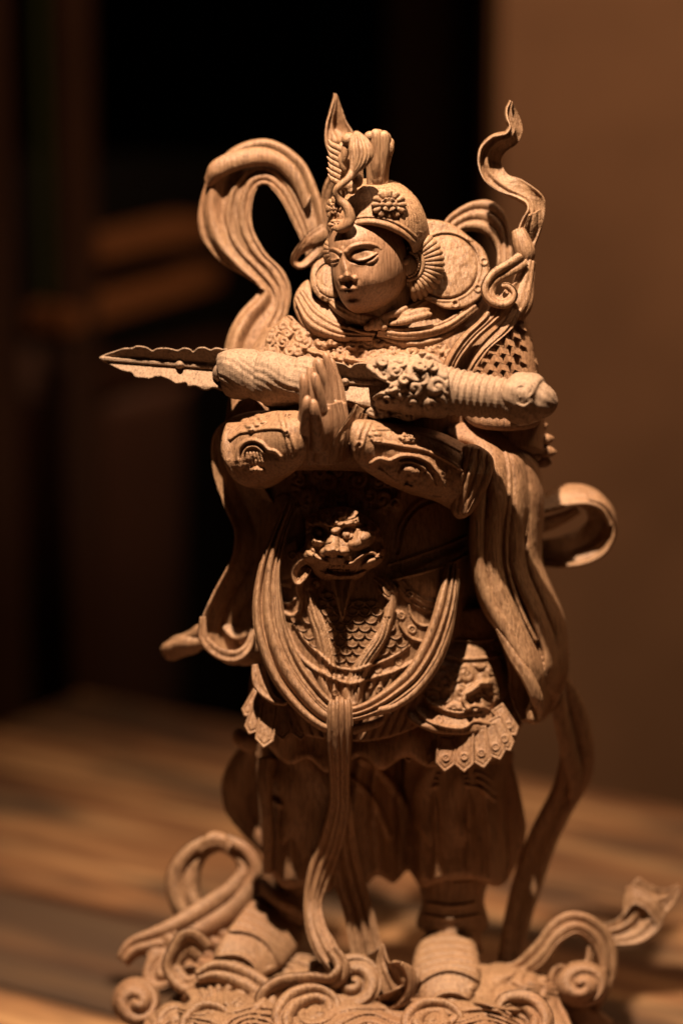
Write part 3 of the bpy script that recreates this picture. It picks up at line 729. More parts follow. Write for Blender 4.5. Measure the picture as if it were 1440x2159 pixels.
# ---------------- forearms
def forearm_h(ax, r, deco):
    """ax: (px,py,d) axis, r radius; rounded front with decoration"""
    pa = cr(ax, 40)
    def h(X, Y):
        d, t = line(X, Y, [a[:2] for a in ax]); dd = np.interp(t, np.linspace(0, 1, 40), pa[:, 2]); rr = r[0]+(r[1]-r[0])*t
        H = dd+rr*rnd(np.clip(d/rr, 0, .995))-1.8*np.clip(d-rr*.97, 0, 60)
        H = H+orn(X, Y, 22, 4.5, 13, turns=1.)*np.clip((Y-ax[2][1]-6)/14, 0, 1)
        return deco(H, X, Y, t)
    return h
def deco_r(H, X, Y, t):
    for x in (758, 772):
        H = stroke(H, X, Y, [(x+12, 884), (x-4, 925), (x-14, 972)], 3.5, 4)
    H = ring(H, X, Y, 757, 938, 6, 2.5, 4)
    for a in range(6):
        H = dome(H, X, Y, 862+14*cos(a*pi/3), 921+8*sin(a*pi/3), 9, 6, 9)
    H = dome(H, X, Y, 864, 920, 8, 6, 14)
    for x, y in ((790, 905), (797, 915), (784, 916), (798, 927), (788, 925)): H = dome(H, X, Y, x, y, 8, 6, 6)
    H = stroke(H, X, Y, [(790, 932), (820, 934), (850, 940), (900, 950), (950, 975), (975, 992)], 4, 7)
    H = stroke(H, X, Y, [(800, 905), (850, 905), (920, 925), (970, 950)], 3, 4)
    # cloud shaped medallion
    H = stroke(H, X, Y, [(783, 978), (800, 968), (822, 972), (845, 962), (875, 962), (905, 975), (925, 1000), (938, 1026)], 6, 13, 3, 8)
    H = stroke(H, X, Y, [(845, 974), (870, 974), (893, 986), (908, 1006), (918, 1025)], 3, 6)
    H = curl(H, X, Y, 862, 1004, 26, 10, 1.4); H = dome(H, X, Y, 857, 1025, 6, 5, 14); H = dome(H, X, Y, 867, 1028, 5, 4, 12)
    H = stroke(H, X, Y, [(800, 990), (840, 1020), (890, 1045), (930, 1050)], 3, 4)
    return H
FA = relief('forearm', st, WOOD, [(744, 890), (768, 884), (800, 888), (860, 896), (930, 912), (990, 945), (1012, 985), (1005, 1050), (965, 1078), (915, 1056), (860, 1040), (800, 1012), (752, 975), (738, 930)],
       forearm_h([(735, 925, 282), (800, 948, 266), (880, 975, 236), (960, 1000, 198), (1010, 1015, 170)], (52, 74), deco_r), back=60, step=2, edge=8)
def deco_l(H, X, Y, t):
    H = stroke(H, X, Y, [(600, 868), (607, 900), (622, 948)], 3.5, 4); H = stroke(H, X, Y, [(588, 868), (596, 900), (612, 955)], 3, 4)
    H = ring(H, X, Y, 605, 912, 5, 2.3, 4)
    for x, y in ((545, 878), (533, 886), (524, 895), (516, 886), (540, 893), (528, 902), (552, 886)): H = dome(H, X, Y, x, y, 9, 7, 10)
    H = stroke(H, X, Y, [(485, 925), (505, 912), (530, 908), (560, 903), (590, 903), (604, 910)], 4, 7)
    H = stroke(H, X, Y, [(504, 985), (502, 955), (512, 935), (532, 928), (552, 935), (565, 948), (580, 952), (592, 963)], 5, 13, 4, 9)
    H = stroke(H, X, Y, [(512, 985), (512, 960), (522, 944), (540, 942), (556, 955)], 3, 6)
    for k in range(5): H = stroke(H, X, Y, [(521+k*7, 955), (523+k*8, 978)], 2.5, 6)
    for x, y in ((534, 993), (542, 989), (551, 994)): H = dome(H, X, Y, x, y, 8, 7, 16)
    return H
relief('forearm', st, WOOD, [(478, 892), (510, 872), (550, 866), (595, 866), (640, 872), (650, 930), (640, 975), (600, 1010), (560, 1030), (515, 1024), (485, 1000), (466, 950)],
       forearm_h([(650, 925, 276), (600, 938, 256), (560, 950, 222), (520, 960, 186), (490, 965, 158)], (54, 76), deco_l), back=60, step=2, edge=8)
tube('arm_gap_filler', st, WOOD, [(620, 958, 185, 34), (690, 956, 195, 36), (770, 960, 185, 34)], m=20)  # added mass between the forearms, stops light passing below the hands
def cuff_h(X, Y):
    H = 262-.55*np.abs(X-985)-.22*np.abs(Y-1000)
    for o, w_ in ((-26, 10), (-8, 11), (12, 12), (30, 10)):
        H = stroke(H, X, Y, [(1012+o*.8, 945), (1004+o, 985), (990+o*.9, 1030), (972+o*.6, 1082)], w_, 15, w_*.6, 8)
    return H
relief('sleeve_cuff', st, WOOD, [(968, 950), (992, 936), (1020, 946), (1040, 970), (1034, 1010), (1016, 1050), (992, 1084), (966, 1094), (950, 1074), (950, 1040), (962, 1000)], cuff_h, back=120, step=1.8, edge=9)
rib('wrist_cuff', st, WOOD, [(762, 858, 285, 30, 40), (748, 880, 300, 26, 50), (730, 902, 312, 18, 40), (716, 924, 316, 20, 20), (703, 946, 306, 8, 10)], th=7, n=60, m=16, bow=-5)
rib('wrist_cuff', st, WOOD, [(770, 872, 275, 36, 70), (760, 905, 285, 40, 60), (745, 940, 285, 36, 50)], th=7, n=50, m=16, prof=ridges((.4, .2, 5)))
rib('wrist_cuff', st, WOOD, [(622, 878, 280, 30, 40), (622, 900, 292, 30, 40), (628, 925, 300, 24, 30), (642, 948, 296, 6, 10)], th=7, n=60, m=16, bow=-5)
rib('wrist_cuff', st, WOOD, [(612, 872, 270, 20, 40), (610, 905, 280, 26, 40), (622, 950, 280, 10, 40)], th=7, n=40, m=14)

# ---------------- praying hands, seen from the edge with the left hand's back towards us
hr = []
for (kx, ky, kd, kr), (wx, wy, wd_, wr) in zip(((718, 850, 262, 13), (706, 846, 284, 15), (693, 850, 302, 16), (679, 862, 316, 16)), ((706, 962, 250, 28), (700, 966, 258, 30), (690, 968, 268, 30), (678, 968, 276, 28))):
    hr.append(tube_arrays([(kx, ky, kd, kr), ((kx*2+wx)/3+3, (ky*2+wy)/3, (kd*2+wd_)/3+4, kr+7), ((kx+wx*2)/3+4, (ky+wy*2)/3, (kd+wd_*2)/3+4, wr-4), (wx, wy, wd_, wr)], m=24))
hr += [tube_arrays([(720, 852, 252, 12), (715, 815, 250, 10), (706, 788, 250, 9), (700, 766, 250, 8), (697, 756, 250, 4)], m=18),
      tube_arrays([(708, 848, 280, 12), (702, 808, 280, 10.5), (694, 776, 280, 9.5), (688, 753, 280, 8), (685, 744, 280, 4)], m=18),
      tube_arrays([(694, 853, 304, 12.5), (688, 818, 308, 11), (680, 790, 312, 10.5), (673, 768, 312, 9), (670, 758, 312, 4.5)], m=18),
      tube_arrays([(679, 866, 322, 13), (675, 838, 332, 11.5), (668, 812, 338, 11), (664, 795, 338, 9.5), (662, 786, 338, 5)], m=18),
      tube_arrays([(672, 945, 304, 20), (669, 905, 330, 15), (664, 872, 350, 12), (661, 852, 354, 10), (660, 842, 354, 5)], m=18)]
multi('hand', st, FACEW, hr, remesh=1.05)
hl = [tube_arrays([(660, 968, 266, 32), (651, 910, 290, 26), (650, 875, 300, 22), (650, 850, 306, 16)], m=28),
      tube_arrays([(655, 880, 286, 17), (655, 830, 296, 13), (655, 795, 296, 11), (655, 775, 294, 8)], m=16),
      tube_arrays([(664, 860, 268, 13), (668, 800, 272, 11), (668, 768, 272, 9), (668, 756, 272, 5)], m=16),
      tube_arrays([(676, 850, 258, 12), (678, 800, 260, 10), (678, 758, 260, 6)], m=16),
      tube_arrays([(646, 890, 306, 15), (643, 850, 326, 12), (642, 818, 334, 11), (641, 800, 334, 10), (641, 789, 334, 5)], m=18),
      tube_arrays([(646, 930, 302, 17), (646, 890, 332, 13.5), (647, 862, 350, 11.5), (648, 845, 354, 10), (648, 835, 354, 5)], m=18)]
multi('hand', st, FACEW, hl, remesh=1.05)

# ================================================================== THE SWORD (a thing of its own, lying across the arms)
sw = thing('ornate_sword', 'greyish carved wooden sword with notched blade and ribbed grip lying across folded arms', 'sword')
def sword_d(x): return np.interp(x, [200, 480, 700, 900, 1180], [110, 165, 215, 262, 330])
def blade_h(y0f, rib=True, beads=()):
    def h(X, Y):
        yc_ = y0f(X); q = (Y-yc_)/34
        H = sword_d(X)-26+26*np.abs(np.clip(q, -1.2, 1.2))
        H = H+10*rnd(np.clip(np.abs(Y-yc_)/5, 0, 1))
        for bx in beads: H = np.maximum(H, sword_d(X)-24+22*rnd(np.clip(np.hypot(X-bx, Y-y0f(bx))/9.5, 0, 1)))
        return H
    return h
yb = lambda x: 757+(np.asarray(x, float)-225)*.077
relief('blade', sw, PALE, [(210, 754), (222, 747), (240, 741), (262, 734), (280, 733), (288, 729), (302, 730), (312, 733), (322, 739), (330, 735), (345, 733), (362, 735), (375, 738), (388, 733), (402, 736), (408, 741), (418, 733), (432, 732), (444, 737), (456, 733), (470, 736), (482, 742),
                     (482, 818), (468, 824), (452, 818), (440, 822), (428, 822), (412, 814), (398, 816), (392, 807), (372, 809), (360, 802), (340, 794), (330, 794), (318, 798), (300, 797), (285, 795), (278, 786), (262, 783), (245, 776), (228, 767), (214, 760)],
       blade_h(yb, beads=(379,)), back=60, step=1.6, edge=3, smoothpoly=True)
relief('blade', sw, PALE, [(690, 766), (712, 764), (728, 768), (738, 774), (748, 767), (765, 764), (785, 768), (840, 770), (840, 846), (800, 858), (775, 858), (750, 852), (735, 846), (690, 842)],
       blade_h(lambda x: 805+(np.asarray(x, float)-735)*.05, beads=(727,)), back=150, step=1.6, edge=3)
def wrapd(th, t, c): return 1.6*np.abs(np.sin(th*9+t*16))+1.0*np.sin(th*23+t*40)+5*np.abs(np.sin(th*1.5+t*7))**3
tube('collar_ring', sw, PALE, [(456, 775, 148, 12), (462, 779, 150, 22), (470, 782, 152, 26), (478, 785, 154, 20)], m=28, n=24)
tube('wrapped_sleeve', sw, PALE, [(470, 786, 158, 30), (476, 785, 160, 42), (495, 785, 166, 49), (520, 790, 173, 50), (538, 794, 178, 45), (548, 797, 180, 46), (565, 797, 186, 53), (590, 801, 192, 54), (612, 804, 198, 48), (626, 805, 202, 44), (640, 804, 205, 47), (662, 804, 210, 46), (690, 806, 216, 40)],
     m=80, n=130, disp=wrapd)
cl = [tube_arrays([(578+13*cos(a), 822+9*sin(a), 232-2*abs(cos(a)), 3.6) for a in np.linspace(pi, 2.1*pi, 8)], m=8, n=24), ball(579, 823, 230, 9, 6, 5)]
multi('cloud_relief', sw, PALE, cl)
def dragon_h(X, Y):
    yc_ = 812+(X-850)*.12; r = si(X, [770, 800, 850, 900, 960], [42, 56, 62, 60, 50])
    H = sword_d(X)+12+r*.9*rnd(np.clip(np.abs(Y-yc_)/r, 0, .99))
    H = H+orn(X, Y, 33, 15, 77, turns=1.2)
    H = stroke(H, X, Y, [(775, 772), (790, 785), (806, 800), (822, 812)], 6, 12)
    H = stroke(H, X, Y, [(777, 846), (790, 832), (812, 828), (835, 822)], 5, 12)
    for x, y in ((806, 762), (886, 768), (912, 773), (852, 800), (815, 845)):
        H = dome(H, X, Y, x, y, 14, 11, 12); H = ring(H, X, Y, x, y, 9, 3, 5); H = dome(H, X, Y, x, y, 4, 3.5, -8)
    H = stroke(H, X, Y, [(872, 772), (886, 780), (902, 776), (912, 762)], 3.5, 8)
    return H
relief('dragon_guard', sw, PALE, [(772, 775), (780, 758), (800, 750), (812, 744), (832, 750), (845, 742), (870, 748), (895, 742), (920, 752), (935, 770), (945, 790), (945, 868), (925, 882), (890, 880), (860, 888), (830, 880), (800, 884), (778, 878), (772, 866), (790, 850), (785, 838), (805, 824), (822, 812), (800, 800), (782, 792)],
       dragon_h, back=130, step=1.8, edge=7)
def gripd(th, t, c): return 1.7*np.cos(c[..., 0]*2*pi/14.5)+.35*np.sin(th*34)
tube('grip', sw, PALE, [(905, 815, 268, 50), (925, 820, 272, 51), (960, 827, 280, 49), (1010, 834, 292, 46), (1060, 840, 305, 43), (1090, 842, 312, 41)], m=90, n=170, disp=gripd, capped=True)
tube('pommel', sw, PALE, [(1068, 840, 306, 38), (1080, 840, 310, 50), (1100, 840, 316, 55), (1122, 842, 322, 53), (1136, 845, 326, 45), (1142, 846, 328, 38), (1152, 848, 331, 34), (1166, 850, 334, 22), (1173, 851, 336, 8)], m=40, n=60,
     disp=lambda th, t, c: 2.5*np.sin(th*4)*(t < .55)+1.2*np.sin(th*11+t*14))
pm = [tube_arrays([(1098+9*cos(a), 822+9*sin(a), 366, 3) for a in np.linspace(0, 5.4, 9)], m=8, n=30), ball(1098, 822, 366, 4), tube_arrays([(1112, 812, 364, 3), (1122, 826, 368, 4), (1110, 838, 370, 4), (1094, 836, 370, 3)], m=8, n=24),
      tube_arrays([(1088, 850, 366, 3), (1104, 856, 368, 4), (1118, 846, 370, 3)], m=8, n=24)]
multi('pommel_carving', sw, PALE, pm)
for i, (x, y) in enumerate(((1072, 845), (1074, 862), (1078, 878), (1084, 892))):
    tube('pommel_petal', sw, PALE, [(x, y, 345-i*14, 9), (x-2, y+8, 342-i*14, 7)], m=12)

# ================================================================== BELLY
def belly_base(X, Y):
    cx = 762; a = si(Y, [900, 1000, 1150, 1300, 1450, 1600], [245, 245, 232, 240, 250, 255])
    D = si(Y, [900, 1000, 1120, 1250, 1350, 1450, 1550], [150, 158, 184, 218, 228, 230, 234])
    return 20+(D-20)*np.sqrt(np.clip(1-np.clip(np.abs(X-cx)/a, 0, 1)**2.2, 0, 1))
def belly_h(X, Y):
    H = belly_base(X, Y)
    H = H+orn(X, Y, 34, 16, 5)*np.clip((1085-Y)/20, 0, 1)*np.clip((X-612)/10, 0, 1)*np.clip((845-X+(1085-Y)*.3)/15, 0, 1)
    # rounded breast plates left and right of the mask
    H = dome(H, X, Y, 925, 1150, 92, 110, 16); H = dome(H, X, Y, 600, 1130, 45, 90, 12)
    H = stroke(H, X, Y, [(838, 1165), (850, 1110), (880, 1070), (930, 1052), (975, 1060)], 4, -6)
    H = stroke(H, X, Y, [(820, 1190), (870, 1175), (940, 1150), (985, 1130)], 3, 5)
    H = stroke(H, X, Y, [(825, 1222), (870, 1212), (940, 1192), (985, 1170)], 3, 5)
    # hem lobe at the right with rivets
    def lobe(H, pts, h, w):
        s = sd(X, Y, pts); return H+h*np.clip(-s/w, 0, 1)**.6*(s < 0)
    H = lobe(H, [(826, 1215), (980, 1150), (985, 1250), (940, 1290), (895, 1285), (860, 1262), (838, 1240)], 12, 8)
    H = stroke(H, X, Y, [(838, 1238), (860, 1264), (897, 1286), (940, 1286)], 4, 6)
    H = stroke(H, X, Y, [(850, 1225), (872, 1250), (905, 1268), (945, 1268)], 2.5, 3)
    H = stroke(H, X, Y, [(838, 1290), (846, 1322), (866, 1345), (895, 1355)], 4, 8)
    H = stroke(H, X, Y, [(862, 1275), (868, 1300), (885, 1318), (905, 1320)], 3, 5)
    for x, y, r in ((837, 1201, 8), (900, 1180, 8), (863, 1253, 7), (846, 1298, 7), (869, 1327, 7), (841, 1396, 6), (797, 1412, 6), (800, 1455, 7), (707, 1461, 6), (716, 1423, 6), (617, 1172, 7), (780, 1446, 5)):
        H = ring(H, X, Y, x, y, r, 2.3, 3.5); H = dome(H, X, Y, x, y, r*.5, r*.5, 2.5)
    # left side cloth lobes
    H = lobe(H, [(590, 1150), (628, 1130), (640, 1200), (615, 1240), (590, 1235)], 9, 6)
    H = stroke(H, X, Y, [(592, 1268), (610, 1272), (622, 1262)], 4, 8)
    H = stroke(H, X, Y, [(592, 1288), (612, 1298), (632, 1290), (638, 1265)], 5, 9)
    # lower belt bands
    H = stroke(H, X, Y, [(604, 1330), (625, 1375), (655, 1405), (695, 1426)], 5, 8)
    H = stroke(H, X, Y, [(622, 1318), (645, 1352), (672, 1378), (695, 1398)], 4, 8)
    H = stroke(H, X, Y, [(695, 1402), (722, 1410), (750, 1412), (770, 1406), (808, 1394), (840, 1378), (860, 1362)], 4, 8)
    H = stroke(H, X, Y, [(695, 1428), (722, 1438), (745, 1441), (790, 1428), (830, 1416), (870, 1396)], 4, 8)
    # vertical pleats under the belt
    pl = np.clip((Y-1425+.25*np.abs(X-740))/12, 0, 1)
    H = H+6*np.abs(np.sin((X+.45*(Y-1430)*np.sign(X-740))*pi/19))**.6*pl
    # beard of the mask
    q = np.clip(1-np.abs(X-722)/np.maximum(32*(1315-Y)/110, 1), 0, 1)*(Y > 1185)*(Y < 1315)
    H = H+np.minimum(q*3, 1)*(16+3*np.sin(X*1.7+.02*Y))*np.clip((1315-Y)/14, 0, 1)
    # two flat bands hanging inside the sash
    H = stroke(H, X, Y, [(642, 1200), (652, 1245), (662, 1290), (678, 1340), (690, 1400), (692, 1480)], 12, 14, 21, 26)
    for o in (-7, 3, 11): H = stroke(H, X, Y, [(652+o*.6, 1245), (662+o, 1290), (679+o, 1340), (690+o, 1400), (691+o, 1480)], 2.2, -4)
    H = stroke(H, X, Y, [(828, 1255), (820, 1300), (802, 1345), (772, 1390), (751, 1430), (745, 1485)], 11, 12, 20, 28)
    for o in (-8, 0, 8): H = stroke(H, X, Y, [(812+o, 1302), (800+o, 1345), (770+o, 1390), (750+o*.8, 1430), (746+o*.6, 1480)], 2.2, -4)
    return H
belly = relief('belly_armour', st, WOOD, [(560, 1000), (620, 960), (700, 940), (800, 950), (900, 990), (985, 1030), (1005, 1120), (1000, 1250), (985, 1350), (950, 1440), (900, 1520), (800, 1560), (700, 1560), (620, 1540), (575, 1470), (552, 1380), (545, 1250), (548, 1100)],
       belly_h, back=10, step=2, edge=6, carve=.8)
# scales, each a plate of its own
def scale_mesh():
    m = 11; th = np.linspace(0, pi, m); V = [(0, -8, 1.0)]; r = 13.5
    for k, (rr_, z) in enumerate(((r*.72, 3.6), (r*.82, 3.2), (r*.9, 6.6), (r, 5.0), (r, -2))):
        for a in th: V.append((rr_*cos(a), -4+rr_*sin(a)*1.0, z))
    F = []
    T = [[0, 1+j+1, 1+j] for j in range(m-1)]
    for k in range(4):
        for j in range(m-1): a = 1+k*m+j; F.append([a, a+1, a+m+1, a+m])
    return np.array(V, float), np.array(F), np.array(T)
SV, SF, ST_ = scale_mesh()
scale_me = None
def place_scale(x, y, parent, sc=1.0):
    global scale_me
    d = float(belly_base(np.array([x]), np.array([y]))[0])
    c = P(np.array([x, y, d]))
    if scale_me is None:
        V = P(SV*np.array([1, 1, 1])+np.array([x, y, d]))-c
        scale_me = mesh('scale', V, [SF, ST_])
        scale_me.materials.append(WOOD)
    o = bpy.data.objects.new('scale', scale_me); COL.objects.link(o); o.parent = parent; o.location = c; o.scale = (sc, sc, sc)
fld = [(668, 1255), (700, 1250), (780, 1270), (806, 1290), (792, 1345), (762, 1392), (752, 1404), (700, 1402), (690, 1380), (680, 1330)]
fld2 = [(818, 1325), (850, 1330), (860, 1360), (842, 1372), (800, 1385), (806, 1350)]
fld3 = [(628, 1300), (655, 1310), (668, 1345), (660, 1360), (640, 1345), (622, 1325)]
for r in range(11):
    for c in range(12):
        x = 600+c*26+(r % 2)*13; y = 1240+r*16.5
        for f_ in (fld, fld2, fld3):
            if sd(np.array([[x]]), np.array([[y]]), f_)[0, 0] < 3:
                place_scale(x, y, belly); break

# lion mask on the belly
def lion_h(X, Y):
    b = belly_base(X, Y)
    H = b+16-.75*np.clip(Y-1178, 0, 80)+58*np.clip(1-np.hypot((X-715)/112, (Y-1150)/95)**2, 0, 1)
    H = dome(H, X, Y, 697, 1101, 18, 10, 16, 5); H = dome(H, X, Y, 717, 1094, 13, 16, 14, 20); H = dome(H, X, Y, 735, 1102, 12, 7, 12, -10)
    H = dome(H, X, Y, 683, 1095, 10, 12, 10)
    H = stroke(H, X, Y, [(668, 1100), (680, 1106), (694, 1112), (707, 1118), (722, 1108), (740, 1102), (757, 1098)], 8, 14)
    H = dome(H, X, Y, 675, 1123, 16, 17, -12); H = dome(H, X, Y, 735, 1127, 20, 19, -14)
    H = dome(H, X, Y, 672, 1122, 9, 9, 19); H = dome(H, X, Y, 733, 1126, 12.5, 11.5, 22)
    H = ring(H, X, Y, 733, 1126, 6, 1.5, -2)
    H = dome(H, X, Y, 668, 1143, 14, 9, 14, 30)
    H = stroke(H, X, Y, [(665, 1138), (682, 1142), (694, 1140)], 6, 8)
    for k in range(9):
        a = radians(200+k*17.5); H = curl(H, X, Y, 715+92*cos(a), 1150+72*sin(a), 19, 9, 1.1, 1 if k < 5 else -1, ph=k)
    # nose
    H = stroke(H, X, Y, [(704, 1122), (702, 1140), (700, 1158)], 10, 10, 17, 32)
    H = dome(H, X, Y, 700, 1158, 16, 12, 16); H = dome(H, X, Y, 686, 1164, 12, 10, 24); H = dome(H, X, Y, 723, 1163, 14, 10, 24)
    H = dome(H, X, Y, 690, 1172, 7, 4, -14); H = dome(H, X, Y, 718, 1172, 7, 4, -14)
    # cheek
    H = dome(H, X, Y, 764, 1136, 34, 22, 30, -35); H = dome(H, X, Y, 772, 1128, 16, 12, 8, -60)
    H = dome(H, X, Y, 655, 1150, 12, 26, 10)
    # muzzle and mouth
    H = stroke(H, X, Y, [(660, 1160), (672, 1178), (690, 1186)], 4, 10)
    H = stroke(H, X, Y, [(730, 1190), (745, 1187), (757, 1176), (772, 1167), (786, 1166), (795, 1172), (804, 1164), (806, 1158)], 4.5, 18)
    H = dome(H, X, Y, 784, 1186, 25, 10, 26, -24); H = dome(H, X, Y, 650, 1173, 22, 12, 22, 28)
    H = dome(H, X, Y, 712, 1200, 40, 10, -10)
    for k in range(8): H = dome(H, X, Y, 696+k*6, 1196+(k % 2)*2, 3.2, 6, 9)
    H = stroke(H, X, Y, [(690, 1199), (737, 1201)], 1.6, -7)
    H = stroke(H, X, Y, [(690, 1212), (712, 1218), (745, 1216), (770, 1208)], 6, 12)
    H = H+2*np.sin(X*1.1+Y*.3)*np.clip((Y-1210)/8, 0, 1)
    return H
relief('lion_mask', belly, WOOD, [(645, 1095), (665, 1078), (700, 1070), (735, 1070), (770, 1088), (798, 1112), (812, 1145), (812, 1170), (800, 1190), (775, 1204), (760, 1222), (735, 1232), (700, 1232), (668, 1215), (655, 1195), (628, 1180), (626, 1165), (642, 1150), (645, 1120)],
       lion_h, back=100, step=1.5, edge=7, carve=.6)
def curlpiece(name, parent, cx, cy, d, r, h=10, hand=1, turns=1.7, ph=0, sq=1., mat=WOOD, slope=(0, 0), back=40, step=1.6, dm=.5):
    def hh(X, Y):
        q = np.hypot(X-cx, (Y-cy)/sq)/r
        return d+slope[0]*(X-cx)+slope[1]*(Y-cy)+r*dm*rnd(np.clip(q, 0, .98))+curl(np.zeros(X.shape), X, Y, cx, cy, r*1.02, h, turns, hand, ry=r*sq*1.02, ph=ph)
    return relief(name, parent, mat, [(cx+r*cos(a), cy+r*sq*sin(a)) for a in np.linspace(0, 2*pi, 20, endpoint=False)], hh, back=d-back, step=step, edge=4)
curlpiece('hair_curl', belly, 775, 1254, 198, 18, 9, 1, 1.5)
curlpiece('hair_curl', belly, 664, 1230, 190, 17, 9, -1, 1.2, sq=.9)
rib('ribbon_bow', belly, WOOD, [(660, 1180, 226, 16, 30), (636, 1188, 232, 20, 40), (622, 1208, 232, 22, 50), (628, 1226, 230, 20, 50), (642, 1214, 230, 16, 50), (652, 1198, 228, 10, 40)], th=5, n=70, m=14)
rib('ribbon_bow', belly, WOOD, [(790, 1215, 210, 14, 20), (812, 1228, 222, 26, 30), (826, 1248, 226, 30, 20), (838, 1268, 214, 6, 10)], th=5, n=60, m=16, bow=-5, prof=ridges((.4, .15, 5)))
rib('ribbon_bow', belly, WOOD, [(800, 1236, 216, 10, 20), (816, 1254, 226, 16, 40), (830, 1270, 220, 8, 40), (834, 1262, 210, 4, 40)], th=4, n=50, m=12)
rib('ribbon_bow', belly, WOOD, [(640, 1215, 212, 14, 20), (633, 1240, 208, 18, 30), (640, 1265, 200, 16, 20), (636, 1290, 196, 12, 20)], th=5, n=50, m=12)

# ---------------- the looped sash
GP = ropes(3, 13, .55, .03)
strip('sash_loop', st, WOOD, [(600, 1060, 170), (572, 1125, 190), (547, 1190, 205), (533, 1270, 222), (540, 1350, 240), (570, 1430, 256), (618, 1495, 268), (665, 1535, 276), (715, 1556, 278)],
      [(625, 1070, 170), (602, 1140, 190), (592, 1210, 208), (598, 1280, 226), (612, 1340, 240), (640, 1400, 252), (672, 1445, 262), (700, 1475, 268), (725, 1488, 270)], lambda U, T: 15*(rnd(np.clip(np.abs(U-.13)/.14, 0, 1))+1.15*rnd(np.clip(np.abs(U-.44-.05*np.sin(T*3))/.17, 0, 1))+.8*rnd(np.clip(np.abs(U-.70-.03*np.sin(T*4))/.09, 0, 1))+1.0*rnd(np.clip(np.abs(U-.9)/.10, 0, 1)))+2*np.sin(U*50+T*9)*0, n=160, m=60, th=16)
strip('sash_loop', st, WOOD, [(720, 1556, 278), (745, 1550, 276), (790, 1537, 270), (812, 1526, 264)], [(722, 1530, 276), (745, 1527, 275), (785, 1518, 270), (806, 1508, 262)], None, n=40, m=14, th=16)
strip('sash_loop', st, WOOD, [(722, 1524, 277), (755, 1520, 276), (805, 1503, 270), (850, 1476, 262), (892, 1440, 252), (928, 1385, 240), (950, 1320, 226), (962, 1260, 206), (966, 1190, 180)],
      [(722, 1488, 270), (750, 1487, 270), (785, 1470, 264), (825, 1440, 256), (860, 1405, 246), (890, 1350, 234), (910, 1300, 224), (925, 1248, 206), (940, 1190, 180)], lambda U, T: 15*(rnd(np.clip(np.abs(U-.12)/.13, 0, 1))+1.1*rnd(np.clip(np.abs(U-.40-.04*np.sin(T*4))/.14, 0, 1))+.9*rnd(np.clip(np.abs(U-.78)/.22, 0, 1))), n=160, m=56, th=16)
strip('sash_edge', st, WOOD, [(790, 1510, 284), (830, 1500, 278), (880, 1468, 266), (925, 1410, 252), (952, 1345, 236), (966, 1270, 212), (972, 1200, 184)],
      [(800, 1488, 280), (835, 1478, 276), (872, 1446, 264), (906, 1396, 250), (930, 1335, 236), (948, 1262, 214), (955, 1200, 186)], ridges((.5, .3, 6)), n=100, m=18, th=10, bow=4)
# knot and hanging sash
kn = strip('hanging_sash', st, WOOD, [(700, 1500, 240), (695, 1484, 262), (690, 1486, 284), (687, 1530, 288), (690, 1590, 270), (694, 1650, 236), (692, 1700, 208), (672, 1770, 186), (652, 1830, 174), (643, 1890, 176), (645, 1950, 205), (660, 2000, 236), (690, 2045, 258), (730, 2075, 258)],
      [(734, 1498, 240), (738, 1480, 262), (742, 1482, 286), (744, 1530, 290), (741, 1590, 270), (738, 1650, 234), (738, 1710, 204), (724, 1780, 178), (700, 1850, 164), (680, 1910, 170), (690, 1955, 200), (712, 1990, 226), (722, 2022, 244), (745, 2040, 250)],
      ridges((.12, .08, 5), (.4, .1, 7, .45), (.62, .08, 5), (.88, .08, 5)), n=200, m=40, th=10, bow=5)
strip('hanging_sash_tail', st, WOOD, [(705, 1680, 205), (690, 1770, 160), (700, 1850, 145), (725, 1930, 145), (745, 2030, 165)],
      [(740, 1680, 205), (750, 1760, 160), (765, 1830, 142), (785, 1910, 142), (806, 1995, 155)], ridges((.25, .1, 8), (.55, .12, 9), (.8, .08, 6)), n=120, m=40, th=9, bow=-6)

# ================================================================== SKIRT
def skirt_base(X, Y):
    cx = 790; a = si(Y, [1250, 1400, 1650], [262, 292, 304])
    D = si(Y, [1250, 1350, 1450, 1550, 1650], [120, 150, 185, 215, 235])
    return 10+(D-10)*np.sqrt(np.clip(1-np.clip(np.abs(X-cx)/a, 0, 1)**3.6, 0, 1))
def skirt_h(X, Y):
    H = skirt_base(X, Y)+5+34*np.clip((Y-1470)/60, 0, 1)
    H = dome(H, X, Y, 975, 1435, 100, 78, 22)
    H = stroke(H, X, Y, [(925, 1342), (965, 1350), (1010, 1352), (1050, 1345)], 3, 6); H = stroke(H, X, Y, [(920, 1378), (965, 1388), (1012, 1388), (1055, 1382)], 3.5, 7)
    H = H+orn(X, Y, 27, 9, 31)*(sd(X, Y, [(900, 1400), (1040, 1400), (1060, 1470), (1010, 1500), (900, 1490), (880, 1450)]) < 0)
    H = stroke(H, X, Y, [(1030, 1440), (1012, 1442), (998, 1455), (985, 1462), (978, 1478), (988, 1492)], 9, 22, 6, 14)
    H = stroke(H, X, Y, [(865, 1470), (890, 1510), (930, 1530), (975, 1535), (1000, 1520), (1030, 1525), (1060, 1522), (1085, 1500)], 4, 8)
    H = stroke(H, X, Y, [(885, 1455), (910, 1485), (950, 1500), (975, 1502), (1000, 1488), (1030, 1495)], 3, 6)
    for x, y in ((925, 1518), (1010, 1500), (944, 1360), (1045, 1362)): H = ring(H, X, Y, x, y, 7, 2.3, 3.5)
    return H
skirt = relief('hip_armour', st, WOOD, [(905, 1300), (1060, 1290), (1100, 1400), (1105, 1500), (1085, 1545), (1020, 1545), (960, 1550), (900, 1540), (850, 1500), (860, 1400)], skirt_h, back=0, step=2.2, edge=9)
